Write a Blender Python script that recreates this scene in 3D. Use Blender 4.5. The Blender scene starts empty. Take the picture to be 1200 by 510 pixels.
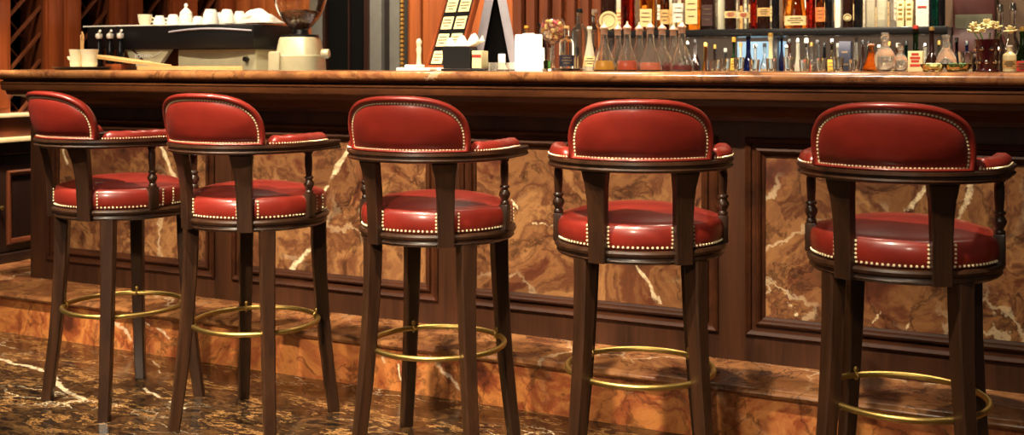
import bpy, bmesh, math, random
from math import sin, cos, pi, radians as R
from mathutils import Vector, Matrix

SC = bpy.context.scene
COL = SC.collection
random.seed(7)

# ------------------------------------------------------------------ camera facts
FPX = 1320.0            # focal length in pixels of the 1200 px wide frame
EYE = 1.14              # eye height
HOR = 76.5              # row of the horizon
FX, FY = -.443, .897    # viewing direction (level camera)

def at(px, Y):
    "world X where column px meets the plane at depth Y (used to read places off the photo)"
    u = (px - 600) / FPX
    return Y * (FX + FY * u) / (FY - FX * u)

def scl(px, Y):
    u = (px - 600) / FPX
    return FPX * (FY - FX * u) / Y

def zz(px, py, Y):
    return EYE - (py - HOR) / scl(px, Y)

# ------------------------------------------------------------------ materials
def lin(c):
    return tuple(((v / 255) / 12.92 if v / 255 <= .04045 else ((v / 255 + .055) / 1.055) ** 2.4) for v in c)

class NT:
    def __init__(s, name):
        s.m = bpy.data.materials.new(name); s.m.use_nodes = True
        s.t = s.m.node_tree; s.n = s.t.nodes; s.l = s.t.links
        s.b = s.n['Principled BSDF']
    def add(s, typ, **kw):
        n = s.n.new(typ)
        for k, v in kw.items():
            if k.startswith('i_'):
                n.inputs[k[2:].replace('_', ' ')].default_value = v
            else:
                setattr(n, k, v)
        return n
    def link(s, a, b): s.l.new(a, b)
    def set(s, **kw):
        for k, v in kw.items():
            s.b.inputs[k.replace('_', ' ')].default_value = v
    def math(s, op, a, b=None, c=None, clamp=False):
        n = s.n.new('ShaderNodeMath'); n.operation = op; n.use_clamp = clamp
        for i, v in enumerate((a, b, c)):
            if v is None: continue
            if isinstance(v, (int, float)): n.inputs[i].default_value = v
            else: s.l.new(v, n.inputs[i])
        return n.outputs[0]
    def vmath(s, op, a, b=None):
        n = s.n.new('ShaderNodeVectorMath'); n.operation = op
        for i, v in enumerate((a, b)):
            if v is None: continue
            if isinstance(v, (tuple, list, Vector)): n.inputs[i].default_value = tuple(v)
            else: s.l.new(v, n.inputs[i])
        return n.outputs['Value'] if op in ('DOT_PRODUCT', 'LENGTH', 'DISTANCE') else n.outputs[0]
    def ramp(s, fac, stops, interp='LINEAR'):
        n = s.n.new('ShaderNodeValToRGB'); n.color_ramp.interpolation = interp
        e = n.color_ramp.elements
        while len(e) < len(stops): e.new(.5)
        for k, (p, c) in enumerate(stops):
            e[k].position = p; e[k].color = (*c, 1)
        s.l.new(fac, n.inputs[0]); return n.outputs[0]
    def mix(s, fac, a, b, mode='MIX'):
        n = s.n.new('ShaderNodeMix'); n.data_type = 'RGBA'; n.blend_type = mode
        for i, v in ((0, fac), (6, a), (7, b)):
            if isinstance(v, (int, float)): n.inputs[i].default_value = v
            elif isinstance(v, tuple): n.inputs[i].default_value = (*v, 1)
            else: s.l.new(v, n.inputs[i])
        return n.outputs[2]
    def noise(s, vec, scale, detail=4, rough=.55, dist=0, col=False):
        n = s.n.new('ShaderNodeTexNoise')
        n.inputs['Scale'].default_value = scale; n.inputs['Detail'].default_value = detail
        n.inputs['Roughness'].default_value = rough; n.inputs['Distortion'].default_value = dist
        s.l.new(vec, n.inputs['Vector']); return n.outputs['Color' if col else 'Fac']
    def scalevec(s, vec, v): return s.vmath('MULTIPLY', vec, v)
    def bump(s, h, strength=.2, dist=.01):
        n = s.n.new('ShaderNodeBump'); n.inputs['Strength'].default_value = strength
        n.inputs['Distance'].default_value = dist
        s.l.new(h, n.inputs['Height']); s.l.new(n.outputs[0], s.b.inputs['Normal'])
    def smooth(s, v, a, b):
        n = s.n.new('ShaderNodeMapRange'); n.interpolation_type = 'SMOOTHSTEP'
        n.inputs['From Min'].default_value = a; n.inputs['From Max'].default_value = b
        s.l.new(v, n.inputs['Value']); return n.outputs[0]

def obj_co(t): return t.add('ShaderNodeTexCoord').outputs['Object']
def pos_co(t): return t.add('ShaderNodeNewGeometry').outputs['Position']

def wood(name, dark, light, rough=.32, axis=(14, 14, 1.2), coat=.3, spec=.5):
    t = NT(name); co = t.scalevec(obj_co(t), axis)
    w = t.noise(co, 1.0, 6, .6, .6)
    f = t.noise(t.scalevec(co, (6, 6, 1.5)), 3.0, 3, .6)
    g = t.math('ADD', t.math('MULTIPLY', w, .75), t.math('MULTIPLY', f, .25))
    c = t.ramp(g, [(.3, lin(dark)), (.52, tuple((a + b) / 2 for a, b in zip(lin(dark), lin(light)))), (.72, lin(light))])
    t.link(c, t.b.inputs['Base Color'])
    t.set(Roughness=rough, Coat_Weight=coat, Coat_Roughness=.15, Specular_IOR_Level=spec)
    t.bump(f, .05, .002)
    return t.m

def plain(name, c, rough=.5, metal=0, coat=0, **kw):
    t = NT(name); co = obj_co(t)
    n = t.noise(co, 18, 3)
    cc = lin(c)
    t.link(t.ramp(n, [(.3, tuple(v * .9 for v in cc)), (.7, tuple(min(1, v * 1.06) for v in cc))]), t.b.inputs['Base Color'])
    t.set(Roughness=rough, Metallic=metal, Coat_Weight=coat, **kw)
    return t.m

def glass(name, c=(255, 255, 255), rough=.02, ior=1.45, tr=1.0):
    t = NT(name); t.set(Base_Color=(*lin(c), 1), Roughness=rough, Transmission_Weight=tr, IOR=ior)
    return t.m

def seg_vein(t, P, a, b, w):
    "white vein running from a to b, both in world space, width w, tapering; P is the warped position"
    a = Vector(a); b = Vector(b); d = b - a
    ap = t.vmath('SUBTRACT', P, a)
    k = t.math('DIVIDE', t.vmath('DOT_PRODUCT', ap, d), d.length_squared, clamp=True)
    sc = t.add('ShaderNodeVectorMath', operation='SCALE'); sc.inputs[0].default_value = d
    t.link(k, sc.inputs['Scale'])
    dist = t.vmath('LENGTH', t.vmath('SUBTRACT', ap, sc.outputs[0]))
    q = t.math('DIVIDE', dist, w)
    return t.math('SUBTRACT', 1.0, t.smooth(q, .45, 1.0))

def marble(name, ramp, vein_c, vscale, vamt, veins=(), rough=.2, pscale=2.2, stretch=(1, 1, 1), speck=.3, coat=.2, warp=.22, nrough=.62, ndist=.8):
    t = NT(name); P = pos_co(t)
    wn = t.vmath('SUBTRACT', t.noise(P, 3.0, 5, .6, 0, True), (.5, .5, .5))
    fine = t.vmath('SUBTRACT', t.noise(P, 26, 4, .65, 0, True), (.5, .5, .5))
    W = t.vmath('ADD', P, t.scalevec(wn, (warp, warp, warp)))
    S = t.scalevec(W, stretch)
    base = t.noise(S, pscale, 8, nrough, ndist)
    c = t.ramp(base, ramp)
    # brecciated patches
    vo = t.add('ShaderNodeTexVoronoi', feature='F1'); vo.inputs['Scale'].default_value = vscale * 1.7
    t.link(t.vmath('ADD', S, t.scalevec(fine, (.10, .10, .10))), vo.inputs['Vector'])
    cell = t.add('ShaderNodeSeparateColor'); t.link(vo.outputs['Color'], cell.inputs[0])
    c = t.mix(t.math('MULTIPLY', cell.outputs[0], .38), c, t.ramp(cell.outputs[1], ramp))
    # web of thin veins, broken up by a mask
    ve = t.add('ShaderNodeTexVoronoi', feature='DISTANCE_TO_EDGE'); ve.inputs['Scale'].default_value = vscale
    t.link(t.vmath('ADD', S, t.scalevec(fine, (.07, .07, .07))), ve.inputs['Vector'])
    th = t.math('MULTIPLY', t.noise(P, 5, 3), .06)
    line = t.math('SUBTRACT', 1.0, t.smooth(t.math('DIVIDE', ve.outputs['Distance'], th), .2, 1.0))
    mask = t.smooth(t.noise(S, 1.7, 3), .52, .66)
    v = t.math('MULTIPLY', t.math('MULTIPLY', line, mask), vamt)
    # small pale crystals
    sp = t.smooth(t.noise(P, 34, 5, .7, 1.5), .66, .74)
    spm = t.smooth(t.noise(S, 3.4, 3), .52, .64)
    v = t.math('MAXIMUM', v, t.math('MULTIPLY', t.math('MULTIPLY', sp, spm), speck))
    if veins:
        vbreak = t.math('ADD', .45, t.math('MULTIPLY', t.smooth(t.noise(P, 48, 4, .7), .38, .6), .5))
        PW = t.vmath('ADD', t.vmath('ADD', P, t.scalevec(fine, (.035, .035, .035))),
                     t.scalevec(t.vmath('SUBTRACT', t.noise(P, 7, 2, .5, 0, True), (.5, .5, .5)), (.06, .06, .06)))
        for a, b, w in veins:
            v = t.math('MAXIMUM', v, t.math('MULTIPLY', seg_vein(t, PW, a, b, w), vbreak))
    # dark veining
    dk = t.smooth(t.math('ABSOLUTE', t.math('SUBTRACT', t.noise(S, 3.1, 6, .6, .5), .5)), .0, .022)
    c = t.mix(t.math('MULTIPLY', t.math('SUBTRACT', 1.0, dk), .55), c, tuple(x * .35 for x in ramp[0][1]))
    c = t.mix(v, c, vein_c)
    t.link(c, t.b.inputs['Base Color'])
    t.set(Roughness=rough, Coat_Weight=coat, Coat_Roughness=.08)
    return t.m

M = {}
M['bar_wood'] = wood('bar_mahogany', (46, 24, 12), (108, 62, 32), .42, (2.2, 12, 12), .04, .3)
M['bar_wood_v'] = wood('bar_mahogany_upright', (34, 18, 10), (76, 43, 24), .42, (14, 14, 1.4), .05, .3)
M['moulding'] = wood('dark_moulding', (32, 15, 8), (76, 40, 20), .5, (3, 10, 10), .0, .12)
M['stool_wood'] = wood('stool_walnut', (18, 10, 7), (76, 46, 27), .34, (16, 16, 2), .15)
M['red_wood'] = wood('red_brown_wood', (98, 40, 15), (160, 78, 34), .4, (14, 14, 1.0), .2)
M['dark_red_wood'] = wood('dark_red_brown_wood', (54, 24, 12), (112, 56, 28), .4, (14, 14, 1.0), .2)
M['orange_wood'] = wood('orange_brown_wood', (108, 50, 20), (172, 92, 42), .45, (14, 14, .8), .1)
M['dark_wood'] = wood('dark_wood', (22, 11, 8), (46, 24, 15), .4, (14, 14, 1), .2)
M['board_wood'] = wood('pale_board_wood', (186, 132, 74), (226, 184, 122), .5, (2, 20, 20), 0)
M['black'] = plain('black_lacquer', (9, 8, 9), .4, 0, .1)
M['black_matte'] = plain('black_matte', (5, 4, 4), .8, Specular_IOR_Level=.08)
M['cream_steel'] = plain('cream_steel', (196, 186, 150), .35, .15, .3)
M['white'] = plain('white_china', (238, 234, 222), .25, 0, .4)
M['cream'] = plain('cream_china', (232, 222, 190), .3, 0, .3)
M['paper'] = plain('white_paper', (240, 234, 220), .8)
M['card'] = plain('cream_card', (226, 210, 158), .7)
M['ink'] = plain('dark_ink', (96, 78, 54), .8)
M['ink_red'] = plain('red_ink', (158, 46, 30), .7)
M['silver'] = plain('pale_silver_paint', (180, 176, 186), .4, .2)
M['chrome'] = plain('chrome', (226, 222, 216), .12, 1)
M['grey_panel'] = plain('grey_panel', (98, 96, 90), .7, Specular_IOR_Level=.15)
M['grey_dark'] = plain('dark_grey_panel', (34, 28, 26), .6, Specular_IOR_Level=.15)
M['copper'] = plain('copper_stopper', (226, 180, 152), .3, .3)
M['gold'] = plain('gold_foil', (206, 160, 80), .35, .7)
M['cream_highlight'] = plain('painted_edge_highlight', (224, 196, 150), .35, 0, .3)  # highlight along the cabinet ledges, put into the edge colour
M['plaster'] = plain('brown_plaster', (70, 40, 26), .8)

def leather():
    t = NT('red_leather'); co = obj_co(t)
    n = t.noise(co, 9, 4)
    c = t.ramp(n, [(.3, lin((108, 28, 20))), (.7, lin((136, 39, 27)))])
    t.link(c, t.b.inputs['Base Color'])
    v = t.add('ShaderNodeTexVoronoi', feature='DISTANCE_TO_EDGE'); v.inputs['Scale'].default_value = 260
    t.link(co, v.inputs['Vector'])
    h = t.math('ADD', t.math('MULTIPLY', v.outputs['Distance'], .25), t.math('MULTIPLY', t.noise(co, 16, 3), .8))
    t.bump(h, .16, .006)
    t.set(Roughness=.36, Coat_Weight=.5, Coat_Roughness=.16)
    return t.m
M['leather'] = leather()

def brass(name, c, rough):
    t = NT(name); n = t.noise(obj_co(t), 30, 4)
    t.link(t.ramp(n, [(.3, tuple(x * .75 for x in lin(c))), (.7, lin(c))]), t.b.inputs['Base Color'])
    t.link(t.ramp(n, [(.3, (rough + .1,) * 3), (.7, (rough,) * 3)]), t.b.inputs['Roughness'])
    t.set(Metallic=1.0); return t.m
M['brass'] = brass('aged_brass', (202, 168, 96), .34)
M['nail'] = plain('nailhead_brass', (250, 230, 184), .3, .2)

YP = 3.626   # plane of the marble panels
def pw(px, py, Y): return (at(px, Y), Y, zz(px, py, Y))
PV = [(pw(411, 168, YP), pw(394, 200, YP), .016), (pw(394, 200, YP), pw(377, 226, YP), .012),
      (pw(372, 284, YP), pw(340, 318, YP), .014), (pw(186, 166, YP), pw(208, 214, YP), .013),
      (pw(152, 232, YP), pw(168, 268, YP), .007), (pw(73, 170, YP), pw(78, 190, YP), .012),
      (pw(596, 236, YP), pw(620, 256, YP), .008), (pw(620, 256, YP), pw(656, 264, YP), .006),
      (pw(744, 306, YP), pw(776, 352, YP), .010), (pw(1088, 212, YP), pw(1054, 256, YP), .012),
      (pw(1136, 212, YP), pw(1124, 258, YP), .010), (pw(926, 352, YP), pw(938, 368, YP), .008),
      (pw(1030, 366, YP), pw(1022, 384, YP), .006), (pw(1062, 368, YP), pw(1060, 384, YP), .005)]
YR = 3.35
RV = [(pw(118, 364, YR), pw(146, 386, YR), .008), (pw(146, 386, YR), pw(166, 412, YR), .008),
      (pw(160, 372, YR), pw(212, 406, YR), .007), (pw(500, 410, YR), pw(544, 466, YR), .011),
      (pw(446, 412, YR), pw(456, 432, YR), .008), (pw(466, 428, YR), pw(470, 450, YR), .006)]
def fl(px, py):
    s = (py - HOR) / EYE; Z = FPX / s; u = (px - 600) / s
    return (FX * Z + FY * u, FY * Z - FX * u, 0)
FV = [(fl(-6, 418), fl(56, 437), .013), (fl(56, 437), fl(78, 460), .014), (fl(78, 460), fl(104, 470), .012),
      (fl(168, 456), fl(214, 478), .009), (fl(160, 400), fl(190, 437), .007)]

M['marble_panel'] = marble('brown_red_panel_marble',
    [(.30, lin((38, 20, 16))), (.40, lin((92, 49, 31))), (.46, lin((134, 91, 55))), (.51, lin((88, 50, 32))), (.57, lin((154, 109, 67))), (.63, lin((108, 66, 42))), (.70, lin((60, 30, 22))), (.78, lin((120, 80, 50)))],
    lin((226, 204, 164)), 2.8, .4, PV, .3, 3.2, speck=.9)
M['marble_riser'] = marble('orange_red_riser_marble',
    [(.30, lin((78, 36, 25))), (.39, lin((156, 80, 44))), (.46, lin((214, 138, 72))), (.53, lin((160, 80, 45))), (.60, lin((214, 140, 78))), (.66, lin((164, 84, 48))), (.76, lin((90, 44, 32)))],
    lin((236, 210, 176)), 2.4, .55, RV, .28, 3.4, speck=1.0)
M['marble_top'] = marble('brown_counter_marble',
    [(.30, lin((72, 38, 25))), (.42, lin((124, 78, 46))), (.5, lin((160, 108, 64))), (.6, lin((108, 62, 38))), (.7, lin((170, 120, 76)))],
    lin((230, 204, 162)), 3.0, .6, (), .2, 3.6, speck=.5)
M['floor'] = marble('dark_brown_gold_floor_marble',
    [(.28, lin((12, 11, 10))), (.41, lin((26, 22, 18))), (.45, lin((104, 72, 40))), (.48, lin((30, 24, 19))), (.525, lin((40, 30, 23))), (.555, lin((168, 124, 72))), (.585, lin((84, 56, 34))), (.62, lin((28, 22, 18))), (.66, lin((140, 96, 54))), (.70, lin((22, 18, 15)))],
    lin((226, 206, 170)), 8.5, .8, FV, .2, 8.0, (.6, 1.55, 1), speck=1.0, coat=.22, warp=.07, nrough=.72, ndist=.15)

# ------------------------------------------------------------------ mesh builder
class MB:
    def __init__(s): s.bm = bmesh.new()
    def faces(s, vs, fs):
        v = [s.bm.verts.new(p) for p in vs]
        for f in fs:
            try: s.bm.faces.new([v[i] for i in f])
            except ValueError: pass
        return v
    def box(s, x0, x1, y0, y1, z0, z1, bev=0, seg=2, mat=None):
        vs = [(x, y, z) for x in (x0, x1) for y in (y0, y1) for z in (z0, z1)]
        fs = [(0, 1, 3, 2), (4, 6, 7, 5), (0, 4, 5, 1), (2, 3, 7, 6), (0, 2, 6, 4), (1, 5, 7, 3)]
        v = s.faces(vs, fs)
        if bev:
            es = list({e for a in v for e in a.link_edges})
            r = bmesh.ops.bevel(s.bm, geom=es, offset=bev, segments=seg, affect='EDGES', profile=.6)
            v = list({w for f in r['faces'] for w in f.verts} | {w for w in v if w.is_valid})
        if mat is not None:
            for w in v: w.co = mat @ w.co
        return s
    def lathe(s, prof, n=32, c=(0, 0, 0), mat=None, sq=0, a0=0, a1=None, sx=1, sy=1):
        "prof = (r, z) list; r == 0 closes; sq > 0 squares the section; a0..a1 an open arc"
        full = a1 is None
        rows = []
        for r, z in prof:
            if r <= 1e-6 and full:
                rows.append([(0, 0, z)]); continue
            ring = []
            for k in range(n if full else n + 1):
                a = 2 * pi * k / n if full else a0 + (a1 - a0) * k / n
                q = 1.0
                if sq: q = 1 / ((abs(cos(a)) ** sq + abs(sin(a)) ** sq) ** (1 / sq))
                ring.append((r * q * cos(a) * sx, r * q * sin(a) * sy, z))
            rows.append(ring)
        vs = []; idx = []
        for row in rows:
            idx.append(list(range(len(vs), len(vs) + len(row)))); vs += row
        fs = []
        for A, B in zip(idx, idx[1:]):
            m = n if full else n
            for k in range(m):
                k2 = (k + 1) % n if full else k + 1
                if len(A) == 1 and len(B) == 1: continue
                if len(A) == 1: fs.append((A[0], B[k2], B[k]))
                elif len(B) == 1: fs.append((A[k], A[k2], B[0]))
                else: fs.append((A[k], A[k2], B[k2], B[k]))
        if mat is None: mat = Matrix.Translation(c)
        s.faces([mat @ Vector(p) for p in vs], fs)
        return s
    def sweep(s, sections, closed=False, cap=True):
        "sections: list of rings of equal length"
        n = len(sections[0]); vs = [p for r in sections for p in r]; fs = []
        m = len(sections)
        for i in range(m if closed else m - 1):
            j = (i + 1) % m
            for k in range(n):
                k2 = (k + 1) % n
                fs.append((i * n + k, i * n + k2, j * n + k2, j * n + k))
        if cap and not closed:
            fs.append(tuple(range(n))[::-1]); fs.append(tuple((m - 1) * n + k for k in range(n)))
        s.faces(vs, fs); return s
    def tube(s, pts, r, n=8, closed=False):
        pts = [Vector(p) for p in pts]; secs = []
        m = len(pts)
        for i, p in enumerate(pts):
            a = pts[(i - 1) % m] if closed or i else pts[i]
            b = pts[(i + 1) % m] if closed or i < m - 1 else pts[i]
            d = (b - a).normalized()
            up = Vector((0, 0, 1)) if abs(d.z) < .95 else Vector((1, 0, 0))
            e = d.cross(up).normalized(); f = e.cross(d).normalized()
            rr = r[i] if isinstance(r, (list, tuple)) else r
            secs.append([p + e * rr * cos(2 * pi * k / n) + f * rr * sin(2 * pi * k / n) for k in range(n)])
        return s.sweep(secs, closed)
    def dome(s, p, d, r, n=6):
        "small nail head at p facing d"
        d = Vector(d).normalized()
        q = d.to_track_quat('Z', 'Y').to_matrix().to_4x4()
        return s.lathe([(r, -r * .3), (r * .8, r * .35), (0, r * .62)], n, mat=Matrix.Translation(p) @ q)
    def prism(s, outline, y0, y1, mat=None):
        "outline in (x, z), extruded along y"
        a = [Vector((x, y0, z)) for x, z in outline]; b = [Vector((x, y1, z)) for x, z in outline]
        if mat is not None: a = [mat @ p for p in a]; b = [mat @ p for p in b]
        return s.sweep([a, b])
    def build(s, name, m, parent=None, smooth=True, angle=40):
        bmesh.ops.recalc_face_normals(s.bm, faces=s.bm.faces)
        me = bpy.data.meshes.new(name); s.bm.to_mesh(me); s.bm.free()
        me.materials.append(m)
        if smooth:
            for p in me.polygons: p.use_smooth = True
            me.set_sharp_from_angle(angle=R(angle))
        o = bpy.data.objects.new(name, me); COL.objects.link(o)
        if parent is not None: o.parent = parent
        return o

def tag(o, label=None, cat=None, group=None, kind=None):
    if label: o['label'] = label
    if cat: o['category'] = cat
    if group: o['group'] = group
    if kind: o['kind'] = kind
    return o

def thing(name, label, cat, loc=(0, 0, 0), rz=0, group=None):
    o = bpy.data.objects.new(name, None); o.empty_display_size = .05; COL.objects.link(o)
    o.location = loc; o.rotation_euler.z = rz
    return tag(o, label, cat, group)

def copy_tree(o, parent=None):
    c = o.copy(); COL.objects.link(c)
    if parent is not None: c.parent = parent
    for ch in list(o.children): copy_tree(ch, c)
    return c

def ground(o):
    "move a static mesh's vertices so that its origin is the middle of its base"
    vs = o.data.vertices
    c = Vector(((min(v.co.x for v in vs) + max(v.co.x for v in vs)) / 2, (min(v.co.y for v in vs) + max(v.co.y for v in vs)) / 2, min(v.co.z for v in vs)))
    for v in vs: v.co -= c
    o.location = c; return o

# ================================================================== SETTING
PZ = .18      # height of the marble platform the bar stands on
def struct(name, mb, m, **kw): return tag(mb.build(name, m, **kw), kind='structure')
struct('floor', MB().box(-6.2, 2.6, -1.6, 3.352, -.06, 0), M['floor'], smooth=False)
struct('wall_left', MB().box(-5.12, -5.02, 3.40, 5.6, PZ, 3.0), M['plaster'], smooth=False)
struct('wall_back', MB().box(-5.02, 1.9, 5.52, 5.62, PZ, 3.0), M['red_wood'], smooth=False)

# the marble step / platform
st = thing('bar_step', 'orange red marble step with rounded edge running along the foot of the bar', 'step', (-1.6, 3.35, 0))
def loc(x, y, z): return (x + 1.6, y - 3.35, z)
MB().box(-4.6, 4.2, .0, 2.165, 0.0005, .153).build('riser', M['marble_riser'], st, smooth=False)
tr = MB()
pr = [(2.165, .1535), (2.165, PZ), (-.018, PZ), (-.028, .178), (-.034, .172), (-.036, .166), (-.033, .159), (-.026, .155), (-.01, .1535)]
tr.sweep([[(x, y, z) for y, z in pr] for x in (-4.6, 4.2)]).build('tread', M['marble_top'], st)

# ================================================================== BAR COUNTER
bar = thing('bar_counter', 'long dark mahogany bar counter with framed marble panels and marble top', 'bar', (-1.6, 3.7, PZ))
def bl(mb): 
    for v in mb.bm.verts: v.co -= Vector((-1.6, 3.7, PZ))
    return mb
BX0, BX1 = -4.215, 1.24
TOPZ = 1.119
mb = MB().box(BX0, BX1, 3.64, 3.98, PZ + .0005, 1.084)
bl(mb).build('carcass', M['dark_wood'], bar, smooth=False)
PANELS = [(-4.105 + 1.0575 * k, -4.105 + 1.0575 * k + .9555) for k in range(5)]
ZT, ZB = .902, .272       # outer edges of the panel frames
face = MB()
xs = [BX0] + [v for p in PANELS for v in p] + [BX1]
for i in range(0, len(xs), 2): face.box(xs[i], xs[i + 1], 3.61, 3.642, PZ + .0005, 1.03)
for a, b in PANELS:
    face.box(a, b, 3.61, 3.642, PZ + .0005, ZB); face.box(a, b, 3.61, 3.642, ZT, 1.03)
bl(face).build('face_frame', M['bar_wood_v'], bar, smooth=False)
for a, b in PANELS:
    p = MB().box(a + .05, b - .05, 3.626, 3.639, ZB + .05, ZT - .05)
    bl(p).build('marble_panel', M['marble_panel'], bar, smooth=False)
    # picture frame moulding: profile from outer edge (d = 0) to the marble (d = .056)
    prof = [(-.006, 3.612), (-.006, 3.602), (.0, 3.597), (.006, 3.602), (.012, 3.604), (.015, 3.612), (.026, 3.614), (.030, 3.604), (.037, 3.601), (.043, 3.606), (.047, 3.616), (.055, 3.620), (.056, 3.638), (-.006, 3.638)]
    secs = []
    for cx, cz, ux, uz in ((a, ZB, 1, 1), (b, ZB, -1, 1), (b, ZT, -1, -1), (a, ZT, 1, -1)):
        secs.append([(cx + ux * d, y, cz + uz * d) for d, y in prof])
    f = MB().sweep(secs, closed=True)
    bl(f).build('panel_moulding', M['moulding'], bar, angle=25)
cor = MB()
pc = [(3.62, 1.084), (3.425, 1.084), (3.425, 1.078), (3.446, 1.076), (3.446, 1.071), (3.432, 1.069), (3.427, 1.066), (3.427, 1.061), (3.432, 1.058), (3.4325, 1.052), (3.434, 1.042), (3.438, 1.034), (3.446, 1.030), (3.458, 1.028), (3.462, 1.020), (3.466, 1.012), (3.50, 1.006), (3.54, 1.002), (3.585, .985), (3.60, .972), (3.602, .958), (3.612, .956)]
cor.sweep([[(x, y, z) for y, z in pc] for x in (BX0 + .02, BX1)])
bl(cor).build('cornice', M['bar_wood'], bar, angle=30)
top = MB()
pt = [(4.02, 1.0845), (4.02, TOPZ), (3.418, TOPZ), (3.408, 1.117), (3.401, 1.110), (3.399, 1.101), (3.402, 1.092), (3.410, 1.0862), (3.42, 1.0845)]
top.sweep([[(x, y, z) for y, z in pt] for x in (-4.29, BX1 + .04)])
bl(top).build('countertop', M['marble_top'], bar)

# ================================================================== BAR STOOLS
def stool_meshes():
    root = thing('bar_stool', 'red leather bar stool', 'bar stool', (0, 0, 0), 0, 'red leather bar stools along the bar')
    CY, RA = -.045, .2195         # centre and radius of the arm rail's arc
    # --- legs: square, tapering, splayed sabre legs
    for k in range(4):
        a = pi / 4 + k * pi / 2
        d = Vector((cos(a), sin(a), 0)); e = Vector((-sin(a), cos(a), 0))
        secs = []
        for z, r, w in ((0, .254, .0175), (.05, .247, .018), (.12, .238, .0185), (.22, .226, .0192), (.34, .215, .020), (.46, .207, .021), (.56, .203, .0222), (.640, .202, .023)):
            c = d * r + Vector((0, 0, z)); ch = .0045
            ring = []
            for sx, sy in ((1, 1), (-1, 1), (-1, -1), (1, -1)):
                p1 = (sx * w, sy * (w - ch)); p2 = (sx * (w - ch), sy * w)
                ring += ([p1, p2] if sx * sy > 0 else [p2, p1])
            secs.append([c + d * x + e * y for x, y in ring])
        MB().sweep(secs).build('leg', M['stool_wood'], root, angle=30)
    # --- seat frame
    MB().lathe([(0, .634), (.17, .634), (.214, .634), (.222, .637), (.227, .643), (.224, .648), (.224, .652), (.231, .656), (.233, .663), (.230, .669), (.222, .671), (.0, .671)], 64).build('seat_frame', M['stool_wood'], root)
    # --- cushion
    cu = MB().lathe([(0, .670), (.216, .671), (.2205, .676), (.2245, .690), (.2255, .706), (.2235, .722), (.217, .733), (.2095, .737), (.204, .7365), (.19, .742), (.16, .752), (.11, .761), (.05, .766), (0, .767)], 72).build('seat_cushion', M['leather'], root, angle=80)
    splat_a = R(29); post_a = R(97)
    gaps = [-pi / 2 - post_a, -pi / 2 - splat_a, -pi / 2 + splat_a, -pi / 2 + post_a]      # in turn round the seat
    half = [.021 / .222, .031 / .222, .031 / .222, .021 / .222]
    for i in range(4):                       # one run of nails between each pair of uprights
        nl = MB(); j = (i + 1) % 4
        a0 = gaps[i] + half[i]; a1 = gaps[j] - half[j] + (2 * pi if j == 0 else 0)
        n = max(2, round((a1 - a0) / (2 * pi / 112)))
        for k in range(n + 1):
            a = a0 + (a1 - a0) * k / n
            nl.dome((.2225 * cos(a), .2225 * sin(a), .679), (cos(a), sin(a), 0), .0036)
        for a in (a0, a1):
            for q in range(5):
                nl.dome((.2255 * cos(a), (.2255) * sin(a), .689 + q * .0098), (cos(a), sin(a), 0), .0035)
        nl.build('nailhead_trim', M['nail'], cu)
    # --- horseshoe arm rail
    path = []
    for y in (.115, .07, .01): path.append((-.226 + (.115 - y) * .04, y))
    for k in range(33):
        a = pi + pi * k / 32
        path.append((RA * cos(a), CY + RA * sin(a)))
    for y in (.01, .07, .115): path.append((.226 - (.115 - y) * .04, y))
    path = [Vector((x, y, 0)) for x, y in path]
    def frames(pts):
        out = []
        for i, p in enumerate(pts):
            d = (pts[min(i + 1, len(pts) - 1)] - pts[max(i - 1, 0)]).normalized()
            out.append((p, Vector((d.y, -d.x, 0))))       # outward normal
        return out
    FR = frames(path)
    prof = [(-.024, .876), (-.026, .880), (-.026, .896), (-.022, .901), (.020, .901), (.026, .899), (.027, .892), (.022, .888), (.022, .883), (.026, .879), (.024, .874), (.018, .872), (-.02, .872)]
    secs = []
    for i, (p, nrm) in enumerate(FR):
        e = min(i, len(FR) - 1 - i)
        w = {0: .80, 1: 1.12}.get(e, 1.0)
        secs.append([p + nrm * (o * w) + Vector((0, 0, z)) for o, z in prof])
    MB().sweep(secs).build('arm_rail', M['stool_wood'], root, angle=35)
    # --- backrest, an arched pad standing on the rail and following its curve
    Wd, Hh, z0, TH = RA * R(49), .157, .8995, R(49)
    NP = 40
    def ring(d, off, side):
        W = Wd - d; H = Hh - (2 if d > .03 else 1.45) * d; zb = z0 + d * (1 if d > .03 else .45)
        pts = []
        def put(s, z):
            r = RA + .002 + .030 * ((z - z0) / Hh) + off * side
            th = s / RA - pi / 2
            pts.append(Vector((r * cos(th), CY + r * sin(th), z)))
        ss = [-cos(pi * k / NP) for k in range(NP + 1)]
        for q in ss: put(W * q, zb)
        for q in reversed(ss[1:-1]): put(W * q, zb + H * max(0, 1 - abs(q) ** 2.7) ** (1 / 2.7))
        return pts
    br = MB()
    prf = [(.000, .006), (.0015, .015), (.006, .0205), (.012, .0205), (.017, .0165), (.0205, .0125), (.024, .0145), (.034, .0185), (.05, .021), (.066, .0218)]
    rings = [ring(d, o, 1) for d, o in reversed(prf)] + [ring(d, o, -1) for d, o in prf]
    n = len(rings[0])
    vs = [p for r in rings for p in r]; fs = []
    for i in range(len(rings) - 1):
        for k in range(n):
            k2 = (k + 1) % n
            fs.append((i * n + k, i * n + k2, (i + 1) * n + k2, (i + 1) * n + k))
    for base_i in (0, (len(rings) - 1) * n):
        bot = list(range(NP + 1)); topp = [0] + list(range(n - 1, NP, -1)) + [NP]
        for k in range(NP):
            f = [base_i + bot[k], base_i + bot[k + 1], base_i + topp[k + 1], base_i + topp[k]]
            f2 = list(dict.fromkeys(f))
            if len(f2) > 2: fs.append(tuple(f2))
    br.faces(vs, fs)
    back = br.build('backrest', M['leather'], root, angle=75)
    nb = MB()
    loop = ring(.0205, .0135, 1)
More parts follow.
